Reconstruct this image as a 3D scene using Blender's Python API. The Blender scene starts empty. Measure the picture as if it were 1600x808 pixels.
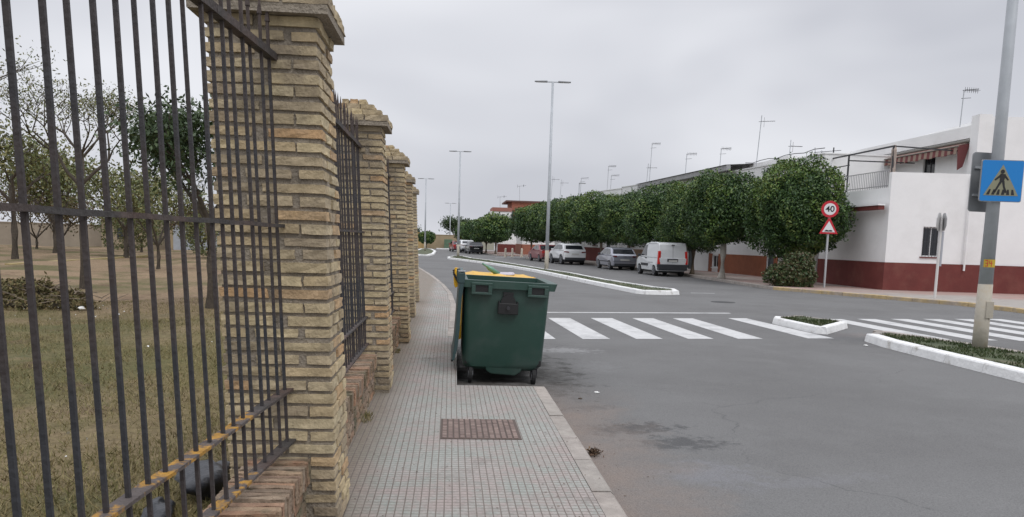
import bpy, bmesh, math, random
import numpy as np
from mathutils import Vector, Matrix
R = math.radians
random.seed(7); rng = np.random.default_rng(7)
SC = bpy.context.scene
COL = SC.collection

# ------------------------------------------------------------------ camera
cam_d = bpy.data.cameras.new("camera"); cam = bpy.data.objects.new("camera", cam_d); COL.objects.link(cam)
cam_d.sensor_fit = 'HORIZONTAL'; cam_d.sensor_width = 36.0; cam_d.lens = 36.0 * 1250 / 1600
cam_d.shift_y = (518 - 404) / 1600.0
cam_d.clip_start = 0.05; cam_d.clip_end = 6000
cam.matrix_world = Matrix.Translation((0, 0, 1.66)) @ Matrix.Rotation(-R(4.57), 4, 'Z') @ Matrix.Rotation(math.pi/2 - R(6.46), 4, 'X') @ Matrix.Rotation(R(1.72), 4, 'Z')
SC.camera = cam
SC.view_settings.view_transform = 'Standard'; SC.view_settings.look = 'None'
SC.view_settings.exposure = 0.22; SC.view_settings.gamma = 1.0
SC.view_settings.use_curve_mapping = False

# ------------------------------------------------------------------ world: overcast sky
SUN_EL, SUN_AZ = 52.0, 150.0
world = bpy.data.worlds.new("World"); SC.world = world; world.use_nodes = True
nt = world.node_tree; nt.nodes.clear()
def N(nt, t, **k):
    n = nt.nodes.new(t)
    for a, b in k.items(): setattr(n, a, b)
    return n
sky = N(nt, 'ShaderNodeTexSky', sky_type='NISHITA'); sky.sun_disc = False
sky.sun_elevation = R(SUN_EL); sky.sun_rotation = R(SUN_AZ); sky.air_density = 1.0; sky.dust_density = 3.0
tc = N(nt, 'ShaderNodeTexCoord')
sep = N(nt, 'ShaderNodeSeparateXYZ'); nt.links.new(tc.outputs['Generated'], sep.inputs[0])
mp = N(nt, 'ShaderNodeMapping'); mp.inputs['Scale'].default_value = (1.0, 1.0, 2.6); nt.links.new(tc.outputs['Generated'], mp.inputs[0])
nz = N(nt, 'ShaderNodeTexNoise'); nz.inputs['Scale'].default_value = 2.1; nz.inputs['Detail'].default_value = 3; nz.inputs['Roughness'].default_value = .45
nz.inputs['Distortion'].default_value = .3
nt.links.new(mp.outputs[0], nz.inputs[0])
cr = N(nt, 'ShaderNodeValToRGB'); nt.links.new(nz.outputs['Fac'], cr.inputs[0])
cr.color_ramp.elements[0].position = .36; cr.color_ramp.elements[0].color = (.50, .512, .56, 1)
cr.color_ramp.elements[1].position = .68; cr.color_ramp.elements[1].color = (.735, .745, .785, 1)
# brighter towards the zenith as overcast skies are
zr = N(nt, 'ShaderNodeMapRange'); zr.inputs['From Min'].default_value = .30; zr.inputs['From Max'].default_value = 1.0
zr.inputs['To Min'].default_value = 10.0; zr.inputs['To Max'].default_value = 26.0
nt.links.new(sep.outputs['Z'], zr.inputs['Value'])
vm = N(nt, 'ShaderNodeVectorMath', operation='SCALE'); nt.links.new(cr.outputs[0], vm.inputs[0]); nt.links.new(zr.outputs[0], vm.inputs['Scale'])
mx = N(nt, 'ShaderNodeMix', data_type='RGBA'); mx.inputs['Factor'].default_value = .965
nt.links.new(sky.outputs[0], mx.inputs['A']); nt.links.new(vm.outputs[0], mx.inputs['B'])
bg = N(nt, 'ShaderNodeBackground'); bg.inputs['Strength'].default_value = .1
nt.links.new(mx.outputs['Result'], bg.inputs[0])
wo = N(nt, 'ShaderNodeOutputWorld'); nt.links.new(bg.outputs[0], wo.inputs[0])

# ------------------------------------------------------------------ sun, veiled by cloud
sd = bpy.data.lights.new("sun", 'SUN'); sd.energy = 0.7; sd.angle = R(20); sd.color = (1.0, .97, .92)
sun = bpy.data.objects.new("sun", sd); COL.objects.link(sun)
az = R(SUN_AZ)
sdir = Vector((math.sin(az)*math.cos(R(SUN_EL)), math.cos(az)*math.cos(R(SUN_EL)), math.sin(R(SUN_EL))))
sun.rotation_euler = sdir.to_track_quat('Z', 'Y').to_euler(); sun.location = (0, 0, 60)

# ------------------------------------------------------------------ materials
MATS = {}
def mat(name, col, rough=.8, metal=0.0, var=0.0, vscale=3.0, bump=0.0, bscale=30.0, island=None, spec=.5, col2=None, c2scale=1.0, c2pos=(.45, .6), coat=0, dirt=None):
    """procedural surface: base colour, noise variation, optional second colour in patches, per-island tint, bump"""
    if name in MATS: return MATS[name]
    m = bpy.data.materials.new(name); m.use_nodes = True; nt = m.node_tree
    p = nt.nodes['Principled BSDF']
    p.inputs['Roughness'].default_value = rough; p.inputs['Metallic'].default_value = metal
    p.inputs['Specular IOR Level'].default_value = spec; p.inputs['Coat Weight'].default_value = coat
    tc = N(nt, 'ShaderNodeTexCoord')
    rgb = N(nt, 'ShaderNodeRGB'); rgb.outputs[0].default_value = (*col, 1); cur = rgb.outputs[0]
    if island:
        geo = N(nt, 'ShaderNodeNewGeometry'); r = N(nt, 'ShaderNodeValToRGB'); r.color_ramp.interpolation = 'LINEAR'
        els = r.color_ramp.elements
        while len(els) < len(island): els.new(.5)
        for i, c in enumerate(island): els[i].position = i / (len(island) - 1); els[i].color = (*c, 1)
        nt.links.new(geo.outputs['Random Per Island'], r.inputs[0]); cur = r.outputs[0]
    if col2:
        n2 = N(nt, 'ShaderNodeTexNoise'); n2.inputs['Scale'].default_value = c2scale; n2.inputs['Detail'].default_value = 6; n2.inputs['Roughness'].default_value = .62
        nt.links.new(tc.outputs['Object'], n2.inputs[0])
        mr = N(nt, 'ShaderNodeMapRange'); mr.inputs['From Min'].default_value = c2pos[0]; mr.inputs['From Max'].default_value = c2pos[1]
        nt.links.new(n2.outputs['Fac'], mr.inputs['Value'])
        mm = N(nt, 'ShaderNodeMix', data_type='RGBA'); nt.links.new(mr.outputs[0], mm.inputs['Factor'])
        nt.links.new(cur, mm.inputs['A']); mm.inputs['B'].default_value = (*col2, 1); cur = mm.outputs['Result']
    if var:
        n1 = N(nt, 'ShaderNodeTexNoise'); n1.inputs['Scale'].default_value = vscale; n1.inputs['Detail'].default_value = 8; n1.inputs['Roughness'].default_value = .65
        nt.links.new(tc.outputs['Object'], n1.inputs[0])
        mr = N(nt, 'ShaderNodeMapRange'); mr.inputs['From Min'].default_value = .3; mr.inputs['From Max'].default_value = .7
        mr.inputs['To Min'].default_value = 1 - var; mr.inputs['To Max'].default_value = 1 + var
        nt.links.new(n1.outputs['Fac'], mr.inputs['Value'])
        vm = N(nt, 'ShaderNodeVectorMath', operation='SCALE'); nt.links.new(cur, vm.inputs[0]); nt.links.new(mr.outputs[0], vm.inputs['Scale']); cur = vm.outputs[0]
    nt.links.new(cur, p.inputs['Base Color'])
    if bump:
        n3 = N(nt, 'ShaderNodeTexNoise'); n3.inputs['Scale'].default_value = bscale; n3.inputs['Detail'].default_value = 5
        nt.links.new(tc.outputs['Object'], n3.inputs[0])
        b = N(nt, 'ShaderNodeBump'); b.inputs['Strength'].default_value = bump; b.inputs['Distance'].default_value = .02
        nt.links.new(n3.outputs['Fac'], b.inputs['Height']); nt.links.new(b.outputs[0], p.inputs['Normal'])
    MATS[name] = m
    return m

brick_m = mat('brick', (.4, .3, .2), .95, var=.25, vscale=16, bump=.4, bscale=70, spec=.2,
   island=[(.39, .315, .20), (.47, .39, .25), (.33, .27, .19), (.50, .41, .255), (.38, .31, .205), (.46, .36, .22), (.52, .44, .285), (.41, .335, .225), (.36, .295, .205), (.49, .32, .175), (.45, .36, .225)],
   col2=(.20, .165, .125), c2scale=2.2, c2pos=(.5, .72))
brickdark_m = mat('wall_brick', (.3, .2, .15), .95, var=.3, vscale=14, bump=.9, bscale=45, spec=.2,
   island=[(.28, .20, .14), (.23, .175, .13), (.34, .24, .16), (.27, .22, .17), (.33, .20, .13), (.24, .19, .15)], col2=(.13, .12, .08), c2scale=3, c2pos=(.5, .66))
mortar_m = mat('mortar', (.27, .235, .19), .95, var=.3, vscale=9, bump=.8, bscale=60, spec=.1)
iron_m = mat('rusted_iron', (.034, .035, .040), .65, metal=.1, var=.25, vscale=14, bump=.3, bscale=50, col2=(.072, .050, .042), c2scale=1.3, c2pos=(.42, .66), spec=.4)
rail_m = mat('iron_rail', (.05, .045, .043), .75, metal=.1, var=.3, vscale=20, bump=.4, bscale=60, col2=(.085, .055, .045), c2scale=2, c2pos=(.45, .65))
lichen_rail_m = mat('lichened_rail', (.085, .07, .065), .85, var=.25, vscale=20, bump=.6, bscale=60, col2=(.36, .19, .03), c2scale=11, c2pos=(.49, .57))
kerb_m = mat('kerb_concrete', (.33, .30, .27), .9, var=.2, vscale=7, bump=.4, bscale=80, island=[(.33, .295, .265), (.28, .26, .235), (.36, .32, .285), (.31, .28, .255)], col2=(.22, .19, .17), c2scale=3, c2pos=(.5, .75))
whitekerb_m = mat('whitewashed_kerb', (.74, .74, .73), .85, var=.12, vscale=6, bump=.6, bscale=25, col2=(.36, .34, .31), c2scale=3.0, c2pos=(.56, .70))
yellowkerb_m = mat('yellow_worn_kerb', (.45, .34, .18), .9, var=.2, vscale=6, col2=(.36, .30, .24), c2scale=1.2, c2pos=(.45, .6))
slab_m = mat('pavement_slab', (.30, .275, .25), .9, var=.15, vscale=2, col2=(.33, .22, .19), c2scale=.15, c2pos=(.45, .6))
paint_m = mat('road_paint', (.50, .50, .495), .8, var=.14, vscale=9, col2=(.27, .27, .27), c2scale=1.6, c2pos=(.50, .78))
white_m = mat('white_render', (.81, .81, .805), .85, var=.05, vscale=.7, bump=.15, bscale=20, col2=(.68, .675, .66), c2scale=.55, c2pos=(.50, .85))
white2_m = mat('offwhite_render', (.72, .72, .72), .85, var=.08, vscale=.6, bump=.1, bscale=20)
cream_m = mat('cream_render', (.5, .43, .33), .9, var=.1, vscale=.7)
greywall_m = mat('grey_render', (.33, .31, .29), .9, var=.12, vscale=.8)
maroon_m = mat('maroon_render', (.145, .032, .027), .8, var=.16, vscale=1.6, bump=.2, bscale=12, col2=(.19, .065, .05), c2scale=1.1, c2pos=(.5, .8))
tile_dado_m = mat('orange_brown_tile', (.26, .085, .04), .6, var=.18, vscale=3)
redbrick_m = mat('red_brick_far', (.30, .115, .075), .9, var=.15, vscale=2)
glass_m = mat('dark_glass', (.02, .023, .028), .08, spec=.6)
darkmetal_m = mat('dark_metal', (.05, .05, .055), .5, metal=.4)
steel_m = mat('galvanised_steel', (.42, .44, .46), .5, metal=.35, var=.12, vscale=4)
polepaint_m = mat('grey_pole', (.43, .455, .48), .55, metal=.2, var=.1, vscale=3)
polebase_m = mat('dirty_cream_pole', (.42, .385, .32), .8, var=.2, vscale=5, col2=(.32, .27, .20), c2scale=5, c2pos=(.5, .7))
trunk_m = mat('bark', (.20, .16, .12), .95, var=.25, vscale=12, bump=.8, bscale=20)
paletrunk_m = mat('whitewashed_bark', (.46, .43, .38), .95, var=.2, vscale=8, bump=.6, bscale=20)
ficus_m = mat('ficus_leaf', (.03, .07, .02), .5, island=[(.026, .06, .02), (.04, .088, .024), (.02, .048, .019), (.062, .12, .026), (.032, .07, .022), (.09, .15, .032), (.03, .065, .02)], spec=.4)
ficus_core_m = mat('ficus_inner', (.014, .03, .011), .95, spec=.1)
ficus_y_m = mat('ficus_young_leaf', (.08, .13, .03), .5, island=[(.07, .13, .03), (.12, .20, .035), (.05, .10, .025), (.17, .20, .045), (.09, .16, .03)], spec=.4)
olive_m = mat('olive_leaf', (.09, .11, .05), .6, island=[(.10, .125, .04), (.15, .15, .055), (.07, .10, .04), (.20, .18, .07), (.12, .135, .055)], spec=.3)
darkleaf_m = mat('dark_broad_leaf', (.03, .05, .02), .5, island=[(.035, .06, .024), (.05, .08, .03), (.04, .07, .028), (.075, .11, .04)], spec=.4)
dry_m = mat('dry_cuttings', (.2, .15, .08), .95, island=[(.16, .12, .06), (.11, .10, .045), (.21, .16, .085), (.08, .085, .035), (.14, .12, .06)], spec=.2)
grass_m = mat('grass_blades', (.12, .11, .05), .9, island=[(.23, .185, .09), (.14, .135, .055), (.29, .24, .13), (.105, .11, .042), (.20, .165, .08), (.26, .205, .11)], spec=.1)
green_grass_m = mat('green_turf', (.05, .09, .03), .9, island=[(.045, .07, .028), (.035, .055, .022), (.06, .08, .032), (.08, .085, .04)], spec=.1)
turfbase_m = mat('turf_base', (.06, .075, .035), .95, var=.3, vscale=5, col2=(.15, .125, .085), c2scale=2, c2pos=(.5, .7))
bin_m = mat('green_bin_plastic', (.022, .062, .048), .42, var=.08, vscale=2.5, bump=.06, bscale=14, col2=(.045, .075, .065), c2scale=2.6, c2pos=(.46, .72))
binlid_m = mat('bluegreen_bin_lid', (.03, .062, .065), .45, var=.1, vscale=3)
yellow_m = mat('yellow_bin_lid', (.68, .38, .015), .45, var=.1, vscale=5, col2=(.35, .2, .03), c2scale=6, c2pos=(.62, .75))
blackpl_m = mat('black_plastic', (.012, .012, .013), .45, bump=.05)
rubber_m = mat('rubber', (.014, .014, .015), .8)
tyre_m = mat('tyre', (.018, .018, .019), .85)
rim_m = mat('alloy_rim', (.35, .36, .38), .35, metal=.8)
carwhite_m = mat('white_car_paint', (.68, .69, .70), .3, coat=.6)
vanwhite_m = mat('white_van_paint', (.62, .64, .65), .35, coat=.4, var=.04, vscale=2)
silver_m = mat('silver_car_paint', (.34, .35, .40), .3, metal=.55, coat=.6)
red_m = mat('red_car_paint', (.22, .022, .028), .3, coat=.6)
blackcar_m = mat('black_car_paint', (.015, .016, .018), .25, coat=.6)
trim_m = mat('grey_bumper_plastic', (.035, .037, .042), .6)
redlamp_m = mat('red_lamp_lens', (.50, .02, .015), .25)
plate_m = mat('number_plate', (.55, .55, .52), .5)
signblue_m = mat('sign_blue', (.004, .20, .56), .4)
signyellow_m = mat('sign_faded_yellow', (.24, .235, .155), .5)
signblack_m = mat('sign_black', (.012, .012, .014), .5)
signred_m = mat('sign_red', (.50, .015, .03), .4)
signwhite_m = mat('sign_white', (.72, .73, .74), .4)
signback_m = mat('sign_back', (.27, .28, .29), .55, metal=.3, var=.1)
sticker_m = mat('yellow_sticker', (.52, .36, .03), .6)
bag_m = mat('black_bag_plastic', (.02, .022, .028), .35, bump=.8, bscale=14)
bottle_m = mat('green_bottle_glass', (.10, .24, .17), .2)
lilac_m = mat('lilac_bag', (.46, .43, .48), .6, bump=.5, bscale=20)
cover_m = mat('brown_cover', (.20, .145, .125), .85, island=[(.20, .145, .125), (.17, .125, .11), (.24, .18, .155)], var=.2, vscale=10)
litter_m = mat('paper_litter', (.7, .7, .68), .8)
leaf_lit_m = mat('dead_leaf', (.10, .06, .035), .9, island=[(.10, .055, .03), (.05, .035, .025), (.16, .10, .05)])

def road_material():
    m = bpy.data.materials.new('asphalt'); m.use_nodes = True; nt = m.node_tree; p = nt.nodes['Principled BSDF']
    p.inputs['Roughness'].default_value = .88; p.inputs['Specular IOR Level'].default_value = .3
    tc = N(nt, 'ShaderNodeTexCoord'); O = tc.outputs['Object']
    def noise(scale, det=6, ro=.6):
        n = N(nt, 'ShaderNodeTexNoise'); n.inputs['Scale'].default_value = scale; n.inputs['Detail'].default_value = det; n.inputs['Roughness'].default_value = ro
        nt.links.new(O, n.inputs[0]); return n.outputs['Fac']
    def rng_(src, a, b, c, d):
        n = N(nt, 'ShaderNodeMapRange'); n.inputs['From Min'].default_value = a; n.inputs['From Max'].default_value = b
        n.inputs['To Min'].default_value = c; n.inputs['To Max'].default_value = d; nt.links.new(src, n.inputs['Value']); return n.outputs[0]
    def mix(a, colour, fac):
        n = N(nt, 'ShaderNodeMix', data_type='RGBA'); nt.links.new(a, n.inputs['A']); n.inputs['B'].default_value = (*colour, 1); nt.links.new(fac, n.inputs['Factor']); return n.outputs['Result']
    def mth(op, a, b):
        n = N(nt, 'ShaderNodeMath', operation=op)
        for i, v in enumerate((a, b)):
            if isinstance(v, (int, float)): n.inputs[i].default_value = v
            else: nt.links.new(v, n.inputs[i])
        return n.outputs[0]
    def spot(cx, cy, rx, ry, nscale=3.0, rot=0):
        q = N(nt, 'ShaderNodeMapping'); q.vector_type = 'TEXTURE'; q.inputs['Location'].default_value = (cx, cy, 0); q.inputs['Rotation'].default_value = (0, 0, rot); q.inputs['Scale'].default_value = (rx, ry, 1)
        nt.links.new(O, q.inputs[0]); l = N(nt, 'ShaderNodeVectorMath', operation='LENGTH'); nt.links.new(q.outputs[0], l.inputs[0])
        nn = rng_(noise(nscale, 7, .7), .3, .7, -.9, .9)
        return rng_(mth('ADD', l.outputs['Value'], nn), .45, 1.15, 1, 0)
    base = N(nt, 'ShaderNodeRGB'); base.outputs[0].default_value = (.158, .157, .155, 1); c = base.outputs[0]
    c = mix(c, (.134, .132, .130), rng_(noise(.35, 5), .42, .62, 0, 1))
    c = mix(c, (.178, .177, .174), rng_(noise(1.1, 6), .52, .72, 0, .6))
    # patches that stay on the surface: oil in the gutter, pale washed ones, a darker one under the bins, ochre dust beside the kerb
    for (x, y, rx, ry, col, f, r) in [(1.62, 7.0, .5, .24, (.06, .06, .062), .85, .2), (2.0, 6.5, .42, .22, (.07, .07, .072), .8, .1), (1.45, 7.9, .3, .12, (.07, .07, .072), .5, .2),
                                (2.6, 5.4, .7, .12, (.19, .19, .20), .4, .3), (1.95, 5.6, .4, .3, (.20, .20, .215), .5, .3),
                                (1.75, 12.2, .55, .28, (.26, .26, .26), .8, 0), (2.0, 10.6, .35, .5, (.20, .20, .20), .45, 0), (1.28, 9.6, .35, 1.2, (.075, .07, .065), .5, 0),
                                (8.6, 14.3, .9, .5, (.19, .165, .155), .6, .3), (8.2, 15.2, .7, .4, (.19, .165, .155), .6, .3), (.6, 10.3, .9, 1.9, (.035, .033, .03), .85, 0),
                                (7.6, 14.7, .7, 1.2, (.10, .10, .10), .5, .1), (4.6, 9.0, 1.6, 2.2, (.135, .134, .132), .5, .4)]:
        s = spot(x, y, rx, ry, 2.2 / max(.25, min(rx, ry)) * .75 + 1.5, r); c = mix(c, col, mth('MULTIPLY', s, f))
    sx = N(nt, 'ShaderNodeSeparateXYZ'); nt.links.new(O, sx.inputs[0])
    g = mth('ADD', sx.outputs['X'], rng_(noise(1.7, 7, .7), .3, .7, -.35, .35))
    near = mth('MULTIPLY', rng_(g, 1.05, 1.95, 1, 0), rng_(sx.outputs['Y'], 7.5, 9.5, 1, 0))
    c = mix(c, (.215, .175, .15), mth('MULTIPLY', near, .85))
    # thin meandering cracks, only in places, and a grainy wear
    wq = N(nt, 'ShaderNodeTexNoise'); wq.inputs['Scale'].default_value = 1.6; wq.inputs['Detail'].default_value = 6; nt.links.new(O, wq.inputs[0])
    wv = N(nt, 'ShaderNodeVectorMath', operation='MULTIPLY_ADD'); nt.links.new(wq.outputs['Color'], wv.inputs[0]); wv.inputs[1].default_value = (.7, .7, 0); nt.links.new(O, wv.inputs[2])
    ce = N(nt, 'ShaderNodeTexVoronoi', feature='DISTANCE_TO_EDGE'); ce.inputs['Scale'].default_value = .28; nt.links.new(wv.outputs[0], ce.inputs[0])
    ck = mth('MULTIPLY', rng_(ce.outputs['Distance'], .0, .0035, 1, 0), rng_(noise(.45, 3), .50, .60, 0, .6)); c = mix(c, (.07, .07, .07), ck)
    c = mix(c, (.19, .188, .182), rng_(noise(7, 8, .8), .56, .72, 0, .5)); c = mix(c, (.105, .104, .102), rng_(noise(11, 8, .8), .58, .74, 0, .5))
    vo = N(nt, 'ShaderNodeTexVoronoi'); vo.inputs['Scale'].default_value = 110; nt.links.new(O, vo.inputs[0])
    sc = N(nt, 'ShaderNodeVectorMath', operation='SCALE'); nt.links.new(c, sc.inputs[0])
    nt.links.new(mth('MULTIPLY', rng_(vo.outputs['Distance'], 0, .8, 1.16, .8), rng_(noise(60, 3), .3, .7, .88, 1.12)), sc.inputs['Scale'])
    nt.links.new(sc.outputs[0], p.inputs['Base Color'])
    b = N(nt, 'ShaderNodeBump'); b.inputs['Strength'].default_value = .35; b.inputs['Distance'].default_value = .006
    nt.links.new(vo.outputs['Distance'], b.inputs['Height']); nt.links.new(b.outputs[0], p.inputs['Normal'])
    return m

def paving_material():
    m = bpy.data.materials.new('paving_tiles'); m.use_nodes = True; nt = m.node_tree; p = nt.nodes['Principled BSDF']
    p.inputs['Roughness'].default_value = .85; p.inputs['Specular IOR Level'].default_value = .3
    tc = N(nt, 'ShaderNodeTexCoord'); O = tc.outputs['Object']
    wob = N(nt, 'ShaderNodeTexNoise'); wob.inputs['Scale'].default_value = .9; nt.links.new(O, wob.inputs[0])
    w1 = N(nt, 'ShaderNodeVectorMath', operation='SCALE'); w1.inputs['Scale'].default_value = .008; nt.links.new(wob.outputs['Color'], w1.inputs[0])
    w2 = N(nt, 'ShaderNodeVectorMath', operation='ADD'); nt.links.new(O, w2.inputs[0]); nt.links.new(w1.outputs[0], w2.inputs[1])
    def brick(bw, rh, ms, smooth):
        b = N(nt, 'ShaderNodeTexBrick'); b.offset = 0; b.squash = 1; b.inputs['Scale'].default_value = 1; b.inputs['Mortar Size'].default_value = ms
        b.inputs['Mortar Smooth'].default_value = smooth; b.inputs['Brick Width'].default_value = bw; b.inputs['Row Height'].default_value = rh
        b.inputs['Color1'].default_value = (.8, .8, .8, 1); b.inputs['Color2'].default_value = (1, 1, 1, 1); b.inputs['Mortar'].default_value = (0, 0, 0, 1); b.inputs['Bias'].default_value = 0
        nt.links.new(w2.outputs[0], b.inputs[0]); return b
    small = brick(.046, .050, .0045, .6); big = brick(.276, .30, .0020, .3)
    def noise(scale, det=6, ro=.6):
        n = N(nt, 'ShaderNodeTexNoise'); n.inputs['Scale'].default_value = scale; n.inputs['Detail'].default_value = det; n.inputs['Roughness'].default_value = ro
        nt.links.new(O, n.inputs[0]); return n.outputs['Fac']
    def ramp(src, a, b, c, d):
        n = N(nt, 'ShaderNodeMapRange'); n.inputs['From Min'].default_value = a; n.inputs['From Max'].default_value = b
        n.inputs['To Min'].default_value = c; n.inputs['To Max'].default_value = d; nt.links.new(src, n.inputs['Value']); return n.outputs[0]
    def mix(a, bcol, fac):
        n = N(nt, 'ShaderNodeMix', data_type='RGBA')
        if isinstance(a, tuple): n.inputs['A'].default_value = (*a, 1)
        else: nt.links.new(a, n.inputs['A'])
        n.inputs['B'].default_value = (*bcol, 1); nt.links.new(fac, n.inputs['Factor']); return n.outputs['Result']
    c = mix((.285, .30, .275), (.325, .28, .262), ramp(noise(2.6, 8, .75), .42, .58, 0, 1))
    c = mix(c, (.34, .345, .325), ramp(noise(.9, 4), .5, .68, 0, .7))
    c = mix(c, (.17, .16, .145), ramp(noise(3.1, 8, .75), .54, .74, 0, .8))
    sx = N(nt, 'ShaderNodeSeparateXYZ'); nt.links.new(O, sx.inputs[0])      # soil gathered along the wall foot
    c = mix(c, (.20, .165, .125), ramp(sx.outputs['X'], -.62, -.36, .75, 0))
    mul = N(nt, 'ShaderNodeMix', data_type='RGBA', blend_type='MULTIPLY'); mul.inputs['Factor'].default_value = .35
    nt.links.new(c, mul.inputs['A']); nt.links.new(big.outputs['Color'], mul.inputs['B'])
    inv = N(nt, 'ShaderNodeMath', operation='MAXIMUM'); nt.links.new(small.outputs['Fac'], inv.inputs[0]); nt.links.new(big.outputs['Fac'], inv.inputs[1])
    c = mix(c, (.175, .15, .132), inv.outputs[0])
    n = N(nt, 'ShaderNodeMix', data_type='RGBA', blend_type='MULTIPLY'); n.inputs['Factor'].default_value = .35; nt.links.new(c, n.inputs['A']); nt.links.new(small.outputs['Color'], n.inputs['B'])
    sc = N(nt, 'ShaderNodeVectorMath', operation='SCALE'); nt.links.new(c, sc.inputs[0]); nt.links.new(ramp(noise(50, 3), .3, .7, .85, 1.15), sc.inputs['Scale'])
    nt.links.new(sc.outputs[0], p.inputs['Base Color'])
    b = N(nt, 'ShaderNodeBump'); b.invert = True; b.inputs['Strength'].default_value = .6; b.inputs['Distance'].default_value = .006
    nt.links.new(inv.outputs[0], b.inputs['Height']); nt.links.new(b.outputs[0], p.inputs['Normal'])
    return m

def garden_material():
    m = bpy.data.materials.new('dry_ground'); m.use_nodes = True; nt = m.node_tree; p = nt.nodes['Principled BSDF']
    p.inputs['Roughness'].default_value = .97; p.inputs['Specular IOR Level'].default_value = .1
    tc = N(nt, 'ShaderNodeTexCoord'); O = tc.outputs['Object']
    def noise(scale, det=6, ro=.6):
        n = N(nt, 'ShaderNodeTexNoise'); n.inputs['Scale'].default_value = scale; n.inputs['Detail'].default_value = det; n.inputs['Roughness'].default_value = ro
        nt.links.new(O, n.inputs[0]); return n.outputs['Fac']
    def ramp(src, a, b, c, d):
        n = N(nt, 'ShaderNodeMapRange'); n.inputs['From Min'].default_value = a; n.inputs['From Max'].default_value = b
        n.inputs['To Min'].default_value = c; n.inputs['To Max'].default_value = d; nt.links.new(src, n.inputs['Value']); return n.outputs[0]
    def mix(a, bcol, fac):
        n = N(nt, 'ShaderNodeMix', data_type='RGBA')
        if isinstance(a, tuple): n.inputs['A'].default_value = (*a, 1)
        else: nt.links.new(a, n.inputs['A'])
        n.inputs['B'].default_value = (*bcol, 1); nt.links.new(fac, n.inputs['Factor']); return n.outputs['Result']
    c = mix((.155, .13, .062), (.205, .16, .095), ramp(noise(.5, 6), .4, .6, 0, 1))
    c = mix(c, (.07, .085, .04), ramp(noise(.8, 7, .7), .54, .70, 0, .8))
    sx = N(nt, 'ShaderNodeSeparateXYZ'); nt.links.new(O, sx.inputs[0])
    far = ramp(sx.outputs['Y'], 12, 19, 0, .85)
    c = mix(c, (.25, .18, .12), far)
    c = mix(c, (.10, .098, .045), ramp(noise(.28, 6), .48, .60, 0, .85)); c = mix(c, (.13, .085, .06), ramp(noise(.9, 7, .7), .55, .68, 0, .7))
    sc = N(nt, 'ShaderNodeVectorMath', operation='SCALE'); nt.links.new(c, sc.inputs[0]); nt.links.new(ramp(noise(14, 8, .8), .3, .7, .55, 1.45), sc.inputs['Scale'])
    nt.links.new(sc.outputs[0], p.inputs['Base Color'])
    b = N(nt, 'ShaderNodeBump'); b.inputs['Strength'].default_value = .8; b.inputs['Distance'].default_value = .04
    nt.links.new(noise(18, 8, .7), b.inputs['Height']); nt.links.new(b.outputs[0], p.inputs['Normal'])
    return m
asphalt_m = road_material(); paving_m = paving_material(); garden_m = garden_material()

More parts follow.
